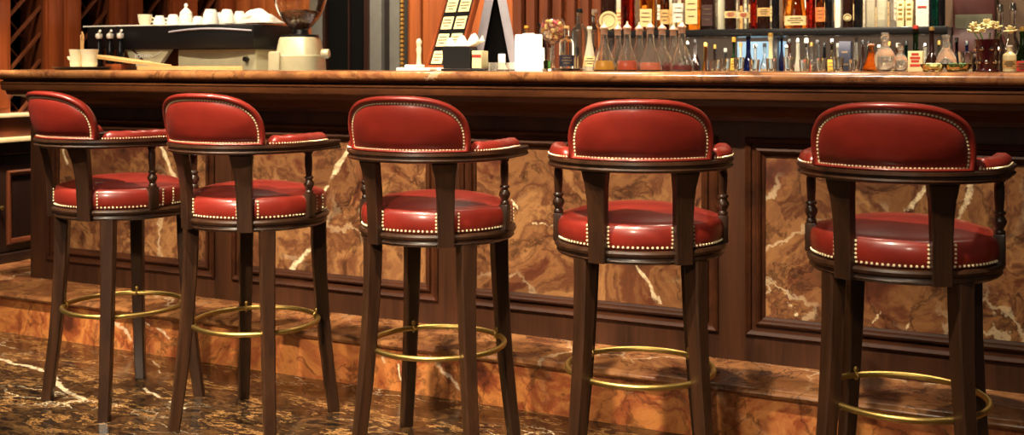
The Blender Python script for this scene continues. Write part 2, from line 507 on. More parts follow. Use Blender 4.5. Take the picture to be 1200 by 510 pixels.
    def along(pts, step):
        out = []; acc = 0
        for p, q in zip(pts, pts[1:]):
            L = (q - p).length
            while acc <= L:
                out.append(p + (q - p) * (acc / L)); acc += step
            acc -= L
        return out
    for p in along(loop + [loop[0]], .0092):
        nb.dome(p, Vector((p.x, p.y - CY, 0)), .0036)
    nb.build('nailhead_trim', M['nail'], back)
    # --- arm pads
    for sgn in (-1, 1):
        pts = []
        for k in range(25):
            t_ = k / 24
            if t_ < .62:
                a = -pi / 2 + R(52) + (R(90) - R(52)) * (t_ / .62)
                pts.append(Vector((sgn * RA * cos(a), CY + RA * sin(a), 0)))
            else:
                y = CY + (.045 - CY) * (t_ - .62) / .38
                pts.append(Vector((sgn * (RA + (y - CY) * .03), y, 0)))
        secs = []; low = []
        for i, p in enumerate(pts):
            d = (pts[min(i + 1, 24)] - pts[max(i - 1, 0)]).normalized()
            nrm = Vector((d.y, -d.x, 0)) * sgn
            if nrm.dot(Vector((p.x, p.y - CY, 0))) < 0: nrm = -nrm
            e = min(1, min(i, 24 - i) / 2.0 + .25)
            h = (.026 + .0022 * abs(sin(i * pi / 5))) * (e ** .5); w = .0235 * (.7 + .3 * e)
            prof = [(-w, .9005), (-w * 1.04, .908), (-w * .85, .9005 + h * .75), (-w * .4, .9005 + h), (w * .4, .9005 + h), (w * .85, .9005 + h * .75), (w * 1.04, .908), (w, .9005)]
            secs.append([p + nrm * o + Vector((0, 0, z)) for o, z in prof])
            low.append((p + nrm * (w * 1.03) + Vector((0, 0, .9055)), nrm))
        pad = MB().sweep(secs).build('arm_pad', M['leather'], root, angle=60)
        na = MB()
        for p in along([q for q, _ in low], .0092):
            na.dome(p, Vector((p.x, p.y - CY, 0)), .0034)
        na.build('nailhead_trim', M['nail'], pad)
    # --- back splats: flat curved uprights, wider at the top
    for sgn in (-1, 1):
        secs = []
        for z, x, y, w in ((.6365, .107, -.2035, .0235), (.70, .107, -.206, .0235), (.745, .1075, -.208, .0240), (.79, .1085, -.213, .0255), (.83, .110, -.220, .0285), (.855, .1115, -.227, .033), (.8745, .113, -.233, .036)):
            c = Vector((sgn * x, y, z)); ra = Vector((sgn * .46, -.888, 0)); e = Vector((.888, sgn * .46, 0))
            t_ = .0115
            secs.append([c + ra * q + e * p for p, q in ((-w, -t_), (w, -t_), (w, t_ - .002), (w - .003, t_), (-w + .003, t_), (-w, t_ - .002))])
        MB().sweep(secs).build('back_splat', M['stool_wood'], root, angle=30)
    # --- turned balusters under the arms with a square foot on the seat frame
    prof = [(.0, 0), (.010, 0), (.0115, .006), (.0115, .012), (.008, .016), (.0105, .022), (.014, .030), (.0145, .036), (.0105, .044), (.0085, .048), (.0125, .052), (.0125, .056), (.0085, .060), (.0095, .075), (.0105, .095), (.0105, .115), (.009, .126), (.012, .130), (.012, .134), (.009, .138), (.0095, .148), (.0, .148)]
    for sgn in (-1, 1):
        b0 = Vector((sgn * .2195, -.030, .736)); b1 = Vector((sgn * .2195, -.034, .874))
        m = MB()
        q = (b1 - b0).to_track_quat('Z', 'Y').to_matrix().to_4x4()
        m.lathe([(a * 1.15, b) for a, b in prof], 16, mat=Matrix.Translation(b0) @ q)
        m.box(-.0135, .0135, -.0165, .0165, .668, .740, .003, 2, Matrix.Translation((sgn * .2195, -.030, 0)))
        m.build('baluster', M['stool_wood'], root, angle=50)
    # --- brass foot ring and the eyes that hold it to the legs
    MB().tube([(.197 * cos(2 * pi * k / 64), .197 * sin(2 * pi * k / 64),   .32) for k in range(64)], .0080, 10, True).build('foot_ring', M['brass'], root)
    for k in range(4):
        a = pi / 4 + k * pi / 2
        d = Vector((cos(a), sin(a), 0)); e = Vector((-sin(a), cos(a), 0))
        m = MB().tube([d * .197 + Vector((0, 0, .32)) + d * (.0105 * cos(t_)) + Vector((0, 0, .0105 * sin(t_))) for t_ in [2 * pi * j / 14 for j in range(14)]], .0032, 6, True)
        m.lathe([(0, .327), (.006, .329), (.0075, .335), (.005, .341), (0, .343)], 10, (d.x * .195, d.y * .195, .002))
        m.build('ring_bracket', M['brass'], root)
    return root

STOOLS = [(145, 342, 13, 'leftmost red leather bar stool, turned sideways at the end of the bar'),
          (300, 365, -3.5, 'second red leather bar stool from the left, below the black espresso machine'),
          (513, 396, -8, 'middle red leather bar stool of the five, below the black napkin caddy'),
          (750, 432, -20, 'second red leather bar stool from the right, below the row of glass flasks'),
          (1059, 473, 0, 'rightmost and nearest red leather bar stool, its feet cut off by the frame')]
proto = None
for px, s, face_deg, lab in STOOLS:
    Z = FPX / s; L = (px - 600) / s
    x, y = FX * Z + FY * L, FY * Z - FX * L
    if proto is None: o = proto = stool_meshes()
    else: o = copy_tree(proto)
    o.location = (x, y, .0005); o.rotation_euler.z = -R(face_deg)
    o['label'] = lab

# ================================================================== LEFT WALL: WINE CABINETS
CX = -4.64     # face of the cabinets
def wine_cabinet():
    w = .44
    root = thing('wine_cabinet', '', 'wine cabinet', (CX, 3.74, PZ + .0005), 0, 'wine rack cabinets on the left wall')
    z = lambda v: v - PZ
    body = MB()
    body.box(-.36, -.34, 0.001, w - .001, z(.90), z(2.5))                      # back
    body.box(-.34, -.02, .001, .11, z(.90), z(2.5)); body.box(-.34, -.02, .325, w - .001, z(.90), z(2.5))
    body.box(-.36, -.02, .001, w - .001, z(2.48), z(2.6))
    body.box(-.36, -.02, .001, w - .001, 0, z(.90))
    body.build('body', M['black_matte'], root, smooth=False)
    for a, b in ((.001, .112), (.323, w - .001)):
        p = MB().box(-.02, .004, a, b, z(.905), z(2.6), .004)
        p.box(.004, .016, a + .012, b - .022, z(.93), z(2.58), .005)
        p.build('post', M['red_wood'], root)
    lat = MB()
    y0, y1, z0, z1 = .112, .323, z(.905), z(2.48)
    def slat(yc, zc, sg, x, hw, th):
        # 45 degree slat clipped to the opening
        pts = []
        d = Vector((0, 1, sg)).normalized(); n_ = Vector((0, -sg, 1)).normalized()
        lo = max((y0 - yc), -9); hi = (y1 - yc)
        a = Vector((x, yc + lo, zc + sg * lo)); b = Vector((x, yc + hi, zc + sg * hi))
        secs = [[q + n_ * hw + Vector((th, 0, 0)), q + n_ * hw - Vector((th, 0, 0)), q - n_ * hw - Vector((th, 0, 0)), q - n_ * hw + Vector((th, 0, 0))] for q in (a, b)]
        lat.sweep(secs)
    for k in range(12):
        zc = z(.93) + k * .135
        slat((y0 + y1) / 2, zc, 1, -.03, .005, .010)
        slat((y0 + y1) / 2, zc + .05, -1, -.16, .0035, .008)
    for a, b in ((y0, y0 + .006), (y1 - .006, y1)): lat.box(-.172, -.018, a, b, z0, z1)
    lat.box(-.172, -.018, y0, y1, z0, z0 + .004)
    lat.build('lattice', M['dark_red_wood'], root, smooth=False)
    MB().box(-.02, .045, .001, w - .001, z(.886), z(.905), .006).build('ledge', M['cream_highlight'], root)
    MB().box(-.02, .02, .001, w - .001, z(.79), z(.885), .003).build('drawer', M['dark_red_wood'], root)
    MB().box(-.02, .055, .001, w - .001, z(.766), z(.789), .006).build('shelf_lip', M['cream_highlight'], root)
    MB().box(-.02, .03, .001, w - .001, z(.705), z(.765), .004).build('shelf_rail', M['dark_wood'], root)
    d = MB().box(-.02, .006, .012, w - .012, z(.23), z(.70), .003)
    dr = d.build('door', M['dark_wood'], root)
    fr = MB()
    pr = [(0, .006), (0, .016), (.008, .022), (.02, .018), (.028, .008), (.028, .006)]
    secs = []
    for cy, cz, uy, uz in ((.085, z(.265), 1, 1), (w - .085, z(.265), -1, 1), (w - .085, z(.625), -1, -1), (.085, z(.625), 1, -1)):
        secs.append([(x, cy + uy * q, cz + uz * q) for q, x in pr])
    fr.sweep(secs, closed=True).build('panel_moulding', M['dark_red_wood'], dr)
    q = Vector((1, 0, 0)).to_track_quat('Z', 'Y').to_matrix().to_4x4()
    MB().lathe([(0, 0), (.006, 0), (.005, .01), (.011, .018), (.011, .024), (0, .03)], 14, mat=Matrix.Translation((.006, .045, z(.45))) @ q).build('knob', M['brass'], dr)
    MB().box(-.02, .035, .001, w - .001, 0, z(.225), .006).build('plinth', M['dark_wood'], root)
    return root
wc = wine_cabinet()
WCL = ['wine rack cabinet at the left edge of the photo, left of the cream cruet set',
       'wine rack cabinet behind the cream cruet set',
       'wine rack cabinet behind the left end of the espresso machine',
       'wine rack cabinet in the corner behind the white cups']
for k in range(4):
    o = wc if k == 0 else copy_tree(wc)
    o.location.y = 3.74 + .44 * k; o['label'] = WCL[k]

# ================================================================== BACK WALL
YB = 5.52
def X5(px): return at(px, YB)
# wood facing between the corner and the dark doorway
wf = MB()
xa, xb = -4.62, X5(370)
nb_ = 5
for k in range(nb_):
    a = xa + (xb - xa) * k / nb_; b = xa + (xb - xa) * (k + 1) / nb_
    wf.box(a + .004, b - .004, YB - .03, YB - .001, PZ + .001, 2.9, .006)
struct('trim_1', wf, M['orange_wood'])
struct('trim_2', MB().box(X5(370) + .003, X5(386) - .003, YB - .05, YB - .001, PZ + .001, 2.9, .004), M['grey_panel'])
dr = struct('door_1', MB().box(X5(386), X5(434), YB - .03, YB - .001, PZ + .001, 2.3), M['black_matte'], smooth=False)
fr = MB()
for a, b, d in ((386, 389, .07), (413, 415, .05), (434, 437, .07), (439, 443, .09)):
    fr.box(X5(a), X5(b), YB - d, YB - .031, PZ + .001, 2.3, .003)
fr.build('door_frame', M['dark_wood'], dr)
gp = MB()
for a, b, d in ((444, 458, .10), (467, 479, .10)): gp.box(X5(a), X5(b), YB - d, YB - .001, PZ + .001, 2.9, .008)
g = struct('trim_3', gp, M['grey_panel'])
MB().box(X5(458) + .003, X5(467) - .003, YB - .07, YB - .002, PZ + .001, 2.9).build('recess', M['grey_dark'], g, smooth=False)
rp = MB()
for k in range(64):
    rp.lathe([(0, -.012), (.011, -.006), (.011, .006), (0, .012)], 8, (X5(481), YB - .09, .85 + k * .025))
rp.build('beaded_edge', M['gold'], g)
wf = MB()
for a, b, d in ((483, 498, .05), (499, 512, .035), (513, 530, .05), (531, 556, .03), (557, 585, .04), (586, 604, .03)):
    wf.box(X5(a), X5(b), YB - d, YB - .001, PZ + .001, 2.9, .006)
struct('trim_4', wf, M['orange_wood'])
wf = MB(); x = X5(606)
while x < X5(700):
    wf.box(x, x + .052, YB - .055, YB - .001, PZ + .001, 2.9, .008); x += .078
struct('trim_5', wf, M['dark_red_wood'])
struct('trim_6', MB().box(X5(1162), X5(1400), YB - .05, YB - .001, PZ + .001, 2.9), M['orange_wood'])

# ================================================================== BACK BAR
BBX0, BBX1 = at(688, 5.2), .75
bb = thing('back_bar', 'dark back bar cabinet with two bottle shelves against the rear wall', 'back bar', ((BBX0 + BBX1) / 2, 5.3, PZ + .0005))
bo = Vector(((BBX0 + BBX1) / 2, 5.3, PZ + .0005))
def bbb(mb, name, m, **kw):
    for v in mb.bm.verts: v.co -= bo
    return mb.build(name, m, bb, **kw)
LZ, UZ = .945, 1.305
bbb(MB().box(BBX0, BBX1, 4.86, 5.45, PZ + .0005, LZ, .004), 'cabinet', M['dark_wood'])
bbb(MB().box(BBX0, BBX1, 5.44, 5.46, LZ + .001, 2.2), 'back_panel', plain('brown_back_panel', (84, 62, 44), .5), smooth=False)
bbb(MB().box(at(690, 5.1), at(1112, 5.1), 5.04, 5.438, UZ - .034, UZ, .005), 'upper_shelf', plain('dark_shelf', (26, 25, 26), .25, 0, .3))
for px in (692, 892, 1098):
    bbb(MB().box(at(px, 5.12) - .012, at(px, 5.12) + .012, 5.39, 5.438, LZ + .001, UZ - .035, .002), 'shelf_support', M['dark_wood'])
# pale blue glowing pane added behind the lower shelf, standing in for daylight
wn = struct('glow_pane_1', MB().box(at(864, 5.43), at(921, 5.43), 5.430, 5.4385, 1.0, 1.255), None or M['paper'], smooth=False)
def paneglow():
    t = NT('glowing_blue_pane')
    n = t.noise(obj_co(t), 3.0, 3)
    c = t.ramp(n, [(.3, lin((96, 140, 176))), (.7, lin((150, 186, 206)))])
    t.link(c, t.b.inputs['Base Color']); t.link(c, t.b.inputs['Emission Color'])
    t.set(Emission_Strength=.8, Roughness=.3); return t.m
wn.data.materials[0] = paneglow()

# ------------------------------------------------------------------ bottle kit
G = {k: glass('glass_' + k, c) for k, c in dict(clear=(250, 248, 240), amber=(226, 140, 48), brown=(92, 44, 20), red=(150, 28, 18), green=(60, 110, 50),
     navy=(30, 40, 96), teal=(20, 110, 110), pale=(240, 228, 186), smoke=(170, 160, 146)).items()}
G['smoke'] = glass('glass_smoky', (186, 178, 164), .02, 1.38, .97)
G['milky'] = glass('pale_frosted_glass', (232, 226, 200), .08, 1.45, .55)
G['black'] = plain('black_bottle', (14, 12, 14), .12, 0, .6)
G['dark'] = plain('dark_brown_bottle', (38, 18, 12), .12, 0, .6)
G['white'] = plain('white_bottle', (232, 226, 210), .25, 0, .5)
G['cream'] = plain('cream_bottle', (226, 208, 156), .35, 0, .4)
G['flask'] = glass('flask_glass', (252, 248, 240), .02, 1.36, .985)
G['crystal'] = glass('cut_crystal', (246, 242, 230), .04, 1.5, .9)
LBL = dict(cream=plain('cream_label', (204, 180, 124), .7), white=plain('white_label', (222, 212, 190), .7), tan=plain('tan_label', (196, 154, 92), .7), red=plain('red_label', (186, 48, 30), .6),
           yellow=plain('yellow_label', (220, 170, 60), .6), orange=plain('orange_label', (210, 110, 50), .6), dark=plain('dark_label', (52, 24, 20), .6),
           green=plain('green_label', (70, 110, 60), .6), pink=plain('pink_label', (220, 170, 160), .6), blue=plain('blue_label', (12, 15, 36), .6), gold=M['gold'])
KIND = {  # (r, z) normalised: r to body radius, z to the height
 'round': [(0, 0), (.92, 0), (1, .02), (1, .60), (.92, .67), (.55, .74), (.36, .80), (.34, .93), (.40, .935), (.40, .97), (0, .97)],
 'wine': [(0, 0), (.94, 0), (1, .02), (1, .54), (.9, .62), (.5, .70), (.36, .76), (.33, .94), (.38, .945), (.38, .98), (0, .98)],
 'slim': [(0, 0), (.92, 0), (1, .02), (1, .45), (.8, .58), (.5, .72), (.42, .80), (.40, .96), (0, .96)],
 'cone': [(0, 0), (.96, 0), (1, .03), (.95, .12), (.6, .45), (.36, .66), (.28, .78), (.27, .92), (.36, .94), (.36, .97), (0, .97)],
 'ball': [(0, 0), (.5, 0), (.8, .06), (.98, .22), (1, .34), (.9, .48), (.6, .6), (.3, .68), (.26, .76), (.40, .80), (.44, .86), (.3, .94), (0, .97)],
 'square': [(0, 0), (.92, 0), (1, .02), (1, .62), (.9, .68), (.45, .73), (.38, .77), (.36, .92), (.42, .925), (.42, .97), (0, .97)],
 'dimple': [(0, 0), (.9, 0), (1, .04), (1, .2), (.8, .45), (.5, .6), (.32, .72), (.30, .92), (.36, .93), (.36, .97), (0, .97)],
}
NOUN = {'round': 'bottle', 'wine': 'bottle', 'slim': 'slim bottle', 'cone': 'conical bottle', 'ball': 'round decanter', 'square': 'square bottle', 'dimple': 'broad shouldered bottle'}
def bottle(px, Y, z, h, r, kind, gl, lab, label=None, cap='gold', group=None, round_label=False, name='bottle'):
    root = thing(name, lab, 'decanter' if name == 'decanter' else 'bottle', (at(px, Y), Y, z), 0, group)
    sq = 5 if kind == 'square' else 0
    MB().lathe([(a * r, b * h) for a, b in KIND[kind]], 20, sq=sq).build('glass_body', G[gl], root)
    cm = {'gold': M['gold'], 'black': M['black'], 'silver': M['chrome'], 'red': LBL['red'], 'white': M['white'], 'copper': M['copper'], 'cork': LBL['tan'], 'yellow': LBL['yellow'], 'glass': G['crystal']}[cap]
    cr = max(.0085, r * .36)
    MB().lathe([(0, h * .955), (cr, h * .955), (cr * 1.03, h * .99), (cr * .95, h * 1.02), (0, h * 1.025)], 14).build('cap', cm, root)
    if label:
        m, l0, l1 = label
        d = Vector((-root.location.x, -Y, 0)); a = math.atan2(d.y, d.x)
        if round_label:
            q = Vector((cos(a), sin(a), 0)).to_track_quat('Z', 'Y').to_matrix().to_4x4()
            lb = MB().lathe([(0, 0), ((l1 - l0) * h / 2, 0), ((l1 - l0) * h / 2, .003), (0, .003)], 20, mat=Matrix.Translation((cos(a) * r * 1.01, sin(a) * r * 1.01, (l0 + l1) / 2 * h)) @ q).build('label', LBL[m], root)
            MB().tube([(cos(a) * (r * 1.01 + .0035) - sin(a) * (l1 - l0) * h * .36 * cos(t_), sin(a) * (r * 1.01 + .0035) + cos(a) * (l1 - l0) * h * .36 * cos(t_), (l0 + l1) / 2 * h + (l1 - l0) * h * .36 * sin(t_)) for t_ in [2 * pi * j / 18 for j in range(18)]], .0016, 5, True).build('label_print', M['ink'], lb)
        else:
            if kind == 'square':
                e = r * 1.012
                mt = Matrix.Rotation(a + pi / 2, 4, 'Z')
                rr = e / (2 ** 0)
                lb = MB().box(-r * .8, r * .8, -.001, .001, l0 * h, l1 * h, mat=Matrix.Translation((0, -r - .002, 0))).build('label', LBL[m], root, smooth=False)
                ink = MB()
                for f_, wd in ((.78, .5), (.55, .62), (.3, .4)):
                    zc = (l0 + (l1 - l0) * f_) * h
                    ink.box(-r * wd, r * wd, -r - .0042, -r - .0032, zc - .0018, zc + .0018)
                ink.build('label_print', M['ink'], lb, smooth=False)
            else:
                def rad(zf):
                    P_ = KIND[kind]
                    for (r0, z0_), (r1, z1_) in zip(P_, P_[1:]):
                        if z0_ <= zf <= z1_ and z1_ > z0_: return r * (r0 + (r1 - r0) * (zf - z0_) / (z1_ - z0_))
                    return r
                zs = [l0 + (l1 - l0) * j / 4 for j in range(5)]
                lb = MB().lathe([(rad(q) * 1.0 + .0008, q * h) for q in zs] + [(rad(q) + .0020, q * h) for q in reversed(zs)] , 14, a0=a - 1.15, a1=a + 1.15).build('label', LBL[m], root)
                ink = MB()
                for f_, wd in ((.76, .5), (.52, .7), (.28, .4)):
                    q = l0 + (l1 - l0) * f_; rr = rad(q) + .0026
                    ink.lathe([(rr, q * h - .0018), (rr, q * h + .0018), (rr + .0006, q * h + .0018), (rr + .0006, q * h - .0018)], 8, a0=a - wd, a1=a + wd)
                ink.build('label_print', M['ink_red'] if m in ('cream',) and kind == 'round' else M['ink'], lb)
    return root

ORD = ['first', 'second', 'third', 'fourth', 'fifth', 'sixth', 'seventh', 'eighth', 'ninth', 'tenth', 'eleventh', 'twelfth', 'thirteenth', 'fourteenth', 'fifteenth', 'sixteenth', 'seventeenth', 'eighteenth', 'nineteenth', 'twentieth', 'twenty-first', 'twenty-second', 'twenty-third', 'twenty-fourth', 'twenty-fifth', 'twenty-sixth']
GW = dict(clear='clear', amber='amber', brown='brown glass', red='dark red', green='green', navy='navy', teal='teal', pale='pale yellow', smoke='smoky', black='black', dark='dark brown', white='white', cream='cream', crystal='cut crystal', milky='pale frosted')

# upper shelf, front row: px, width px, kind, glass, label (material, from, to), cap, height, round
UP = [(713, 19, 'round', 'dark', ('cream', .02, .32), 'black', .30, 1), (736, 17, 'round', 'red', None, 'gold', .31, 0), (760, 18, 'square', 'amber', ('cream', .06, .34), 'gold', .30, 0),
      (779, 11, 'slim', 'brown', ('tan', .10, .34), 'black', .29, 0), (795, 15, 'round', 'clear', ('white', .12, .42), 'silver', .30, 0), (813, 18, 'square', 'amber', ('cream', .09, .50), 'gold', .30, 0),
      (831, 16, 'square', 'dark', ('dark', .06, .40), 'black', .29, 0), (845, 9, 'slim', 'milky', None, 'cork', .28, 0), (856, 14, 'round', 'dark', ('cream', .17, .27), 'black', .31, 0),
      (871, 13, 'round', 'clear', ('cream', .17, .26), 'silver', .30, 0), (883, 8, 'slim', 'red', None, 'red', .27, 0), (895, 15, 'round', 'dark', ('tan', .18, .30), 'gold', .32, 0),
      (909, 9, 'slim', 'black', None, 'black', .30, 0), (932, 26, 'dimple', 'amber', ('cream', .05, .20), 'gold', .28, 0), (950, 11, 'slim', 'red', None, 'black', .30, 0),
      (961, 10, 'slim', 'brown', ('orange', .10, .32), 'gold', .29, 0), (972, 10, 'slim', 'black', None, 'black', .28, 0), (982, 8, 'slim', 'white', None, 'white', .29, 0),
      (993, 13, 'wine', 'dark', ('cream', .09, .20), 'red', .31, 1), (1006, 10, 'slim', 'black', None, 'silver', .30, 0), (1020, 16, 'square', 'crystal', None, 'gold', .28, 0),
      (1034, 13, 'square', 'milky', None, 'gold', .28, 0), (1046, 12, 'square', 'crystal', None, 'glass', .27, 0)]
YU = 5.13
for i, (px, w, kind, gl, lb, cap, h, rd) in enumerate(UP):
    r = min(w, 20) / 2 / scl(px, YU) if kind != 'dimple' else w / 2 / scl(px, YU)
    d = f"{GW[gl]} {NOUN[kind]}" + (f" with {'round ' if rd else ''}{lb[0]} label" if lb else ' without a label') + f", {ORD[i]} from left, upper shelf front"
    bottle(px, YU, UZ + .0008, h, r, kind, gl, d, lb, cap, 'bottles on the upper shelf', bool(rd))
# second row behind
kinds2 = ['round', 'wine', 'round', 'slim', 'square']; gl2 = ['milky', 'clear', 'amber', 'milky', 'crystal', 'green', 'milky', 'red', 'crystal', 'amber']
for i in range(16):
    px = 724 + i * 22.5; Y = 5.33
    lb = [('cream', .15, .42), None, ('white', .2, .45), ('tan', .12, .4)][i % 4]
    g2 = gl2[i % 10]; k2 = kinds2[i % 5]
    d = f"{GW[g2]} {NOUN[k2]}" + (f" with {lb[0]} label" if lb else '') + f", {ORD[i]} from left, upper shelf rear row"
    bottle(px, Y, UZ + .0008, .27 + .012 * (i % 4), .034, k2, g2, d, lb, ['gold', 'silver', 'black'][i % 3], 'bottles on the upper shelf')

# boxes and the last bottles at the right end of the upper shelf
def carton(px0, px1, Y, z, h, dep, m, lab, band=None, group=None):
    x0, x1 = at(px0, Y), at(px1, Y)
    root = thing('carton', lab, 'box', ((x0 + x1) / 2, Y, z), 0, group)
    w = (x1 - x0) / 2
    MB().box(-w, w, -dep / 2, dep / 2, 0, h, .002).build('box_body', m, root)
    ink = MB()
    for f_, wd in ((.84, .5), (.66, .7), (.5, .55), (.3, .7)):
        ink.box(-w * wd, w * wd, -dep / 2 - .0012, -dep / 2 - .0004, h * f_ - .004, h * f_ + .004)
    ink.build('print', band or M['ink'], root, smooth=False)
    return root
carton(1052, 1060, YU, UZ + .0008, .115, .05, M['card'], 'small cream carton beside a twin, left one of the pair on the upper shelf', LBL['gold'], 'small cream cartons')
carton(1062, 1070, YU, UZ + .0008, .115, .05, M['card'], 'small cream carton beside a twin, right one of the pair on the upper shelf', LBL['gold'], 'small cream cartons')
carton(1074, 1089, YU, UZ + .0008, .28, .06, M['paper'], 'tall white carton with red print near the right end of the upper shelf', LBL['red'])
bottle(1094, YU, UZ + .0008, .30, .0185, 'slim', 'teal', 'teal slim bottle right of the tall white carton on the upper shelf', None, 'gold')
bottle(1103, YU, UZ + .0008, .29, .0165, 'slim', 'black', 'black slim bottle at the right end of the upper shelf', None, 'silver')

# lower shelf: px, w, top row in the photo, kind, glass, label, cap
LO = [(815, 13, 46, 'round', 'dark', None, 'black', 0), (827, 10, 50, 'slim', 'amber', None, 'gold', 0), (860, 9, 44, 'round', 'green', ('yellow', .55, .72), 'yellow', 0), (868, 7, 50, 'slim', 'milky', None, 'cork', 0),
      (877, 11, 40, 'wine', 'navy', None, 'black', 0), (885, 7, 52, 'slim', 'crystal', None, 'silver', 0), (903, 12, 39, 'cone', 'cream', None, 'gold', 0), (916, 8, 40, 'round', 'navy', None, 'black', 0),
      (925, 11, 46, 'round', 'dark', ('pink', .6, .72), 'black', 0), (935, 8, 45, 'slim', 'milky', None, 'silver', 0), (945, 10, 45, 'round', 'clear', ('red', .50, .70), 'white', 0), (958, 10, 47, 'wine', 'smoke', None, 'black', 0),
      (966, 8, 50, 'slim', 'black', None, 'black', 0), (975, 10, 46, 'square', 'pale', ('yellow', .5, .72), 'silver', 0), (1003, 9, 44, 'slim', 'crystal', None, 'silver', 0), (1011, 8, 47, 'slim', 'dark', None, 'black', 0),
      (1073, 13, 30, 'wine', 'green', ('red', .5, .62), 'red', 0), (1092, 12, 32, 'wine', 'dark', None, 'gold', 0), (1121, 11, 44, 'round', 'black', None, 'silver', 0), (1133, 10, 48, 'round', 'navy', ('white', .55, .68), 'black', 0)]
for i, (px, w, ty, kind, gl, lb, cap, rd) in enumerate(LO):
    Y = 4.95 if ty < 45 else (5.13 if i % 3 else 5.2)
    h = (zz(px, ty, Y) - LZ) / 1.02; r = w / 2 / scl(px, Y)
    if kind in ('wine', 'cone'): r *= 1.35
    elif kind == 'slim': r *= 1.2
    d = f"{GW[gl]} {NOUN[kind]}" + (f" with {lb[0]} label" if lb else '') + f", {ORD[i]} from left, lower shelf"
    bottle(px, Y, LZ + .0008, h, r, kind, gl, d, lb, cap, 'bottles on the lower shelf')
RO = [(806, 'smoke', 47), (838, 'dark', 52), (850, 'smoke', 56), (896, 'crystal', 50), (922, 'milky', 52), (951, 'crystal', 49), (982, 'milky', 50), (1018, 'green', 47),
      (1030, 'milky', 52), (1042, 'dark', 48), (1052, 'amber', 50), (1062, 'teal', 47), (1084, 'milky', 50), (1101, 'smoke', 47), (1112, 'green', 50)]
for i, (px, gl, ty) in enumerate(RO):
    Y = 5.33; h = (zz(px, ty, Y) - LZ) / 1.03
    k2 = ['round', 'slim', 'wine'][i % 3]; lb = [None, ('cream', .5, .66), None, ('tan', .45, .6)][i % 4]
    d = f"{GW[gl]} {NOUN[k2]}" + (f" with {lb[0]} label" if lb else '') + f", {ORD[i]} from left, lower shelf rear row"
    bottle(px, Y, LZ + .0008, h, .021, k2, gl, d, lb, ['silver', 'gold', 'white', 'black'][i % 4], 'bottles on the lower shelf')
carton(984, 998, 5.13, LZ + .0008, .30, .055, LBL['blue'], 'dark blue carton among the bottles of the lower shelf', LBL['navy'] if 'navy' in LBL else M['ink'])
# tall pale bottles at the far right, on the back bar's top
for px, h, lab in ((1172, .44, 'tall clear long necked bottle behind the vase of pale flowers'), (1187, .44, 'tall clear long necked bottle behind the small cream bottle')):
    bottle(px, 5.15 if px < 1180 else 5.04, LZ + .0008, h, .036, 'wine', 'clear', lab, None, 'silver', 'tall clear bottles at the right')
bottle(1199, 4.92, LZ + .0008, .34, .036, 'round', 'green', 'green bottle with red label at the right edge of the photo', ('red', .5, .62), 'gold')
# dark red chest on the back bar at the right
bx = thing('wooden_chest', 'dark red wooden chest behind the bottles at the right end of the back bar', 'chest', (at(1142, 5.3), 5.34, 1.19))
MB().box(-.085, .085, -.09, .09, .0, .29, .008).build('chest_body', plain('dark_red_lacquer', (58, 20, 14), .4), bx)
MB().box(-.09, .09, -.095, .095, .291, .325, .008).build('lid', plain('dark_red_lacquer_lid', (70, 20, 14), .4), bx)
MB().box(-.075, .075, -.094, -.0905, .11, .17, .001).build('label_plate', plain('olive_plate', (76, 72, 52), .6), bx)
bs = thing('display_stand', 'dark wooden display stand carrying the dark red chest', 'stand', (at(1142, 5.3), 5.34, LZ + .0008))
MB().box(-.092, .092, -.09, .09, .222, .2438, .003).build('stand_top', M['dark_wood'], bs)
for sx in (-1, 1):
    MB().box(sx * .08 - .01, sx * .08 + .01, -.085, .085, 0, .2215, .002).build('side_panel', M['dark_wood'], bs)

# ================================================================== ON THE BAR TOP
CT = TOPZ + .0008
# --- conical flasks in two rows
def flask_shape(h=.158, r=.040):
    out = [(0, 0), (r * .9, 0), (r, .005), (r, .012), (r * .94, .028), (r * .62, .062), (r * .40, .088), (r * .32, .100), (r * .30, h * .9), (r * .36, h * .91), (r * .36, h * .935)]
    t_ = .0022
    inn = [(max(a - t_, 0), b) for a, b in out[::-1] if a > .01]
    inn[-1] = (r - t_ * 1.4, .005)
    return out + inn[:-1] + [(r * .88, .0045), (0, .0045)]
LIQ = {}
def flask(px, Y, liq, lab, lvl):
    root = thing('glass_flask', lab, 'flask', (at(px, Y), Y, CT), 0, 'stoppered glass flasks on the bar top')
    MB().lathe(flask_shape(), 28).build('glass_body', G['flask'], root)
    r = .0368
    def rad(z): 
        pts = [(0.005, r), (.012, r), (.028, r * .94), (.062, r * .6), (.088, r * .38)]
        for (z0, r0), (z1, r1) in zip(pts, pts[1:]):
            if z0 <= z <= z1: return r0 + (r1 - r0) * (z - z0) / (z1 - z0)
        return r
    if liq not in LIQ: 
        c = dict(yellow=(246, 186, 30), orange=(228, 84, 14), pink=(238, 128, 92), red=(132, 10, 8))[liq]
        t = NT('liquid_' + liq); t.set(Base_Color=(*lin(c), 1), Roughness=.05, Transmission_Weight=.3, IOR=1.33); LIQ[liq] = t.m
    zs = [.0052, .012, .02, lvl]
    MB().lathe([(0, .0052)] + [(rad(q) - .001, q) for q in zs] + [(0, lvl)], 28).build('liquid', LIQ[liq], root)
    MB().lathe([(0, .128), (.0105, .128), (.0110, .1475), (.0150, .148), (.0150, .152), (.009, .158), (.004, .164), (.0035, .172), (0, .1735)], 16).build('stopper', M['copper'], root)
for px, liq, l, lab in ((708, 'yellow', .036, 'glass flask of yellow liqueur at the left end of the front row of flasks'),
                        (735, 'orange', .036, 'glass flask of orange red liqueur, second in the front row of flasks'),
                        (762, 'pink', .030, 'glass flask of pale pink liqueur, third in the front row of flasks'),
                        (799, 'red', .014, 'glass flask with a little dark red liquid at the right end of the front row')):
    flask(px, 3.66 if px != 735 else 3.68, liq, lab, l)
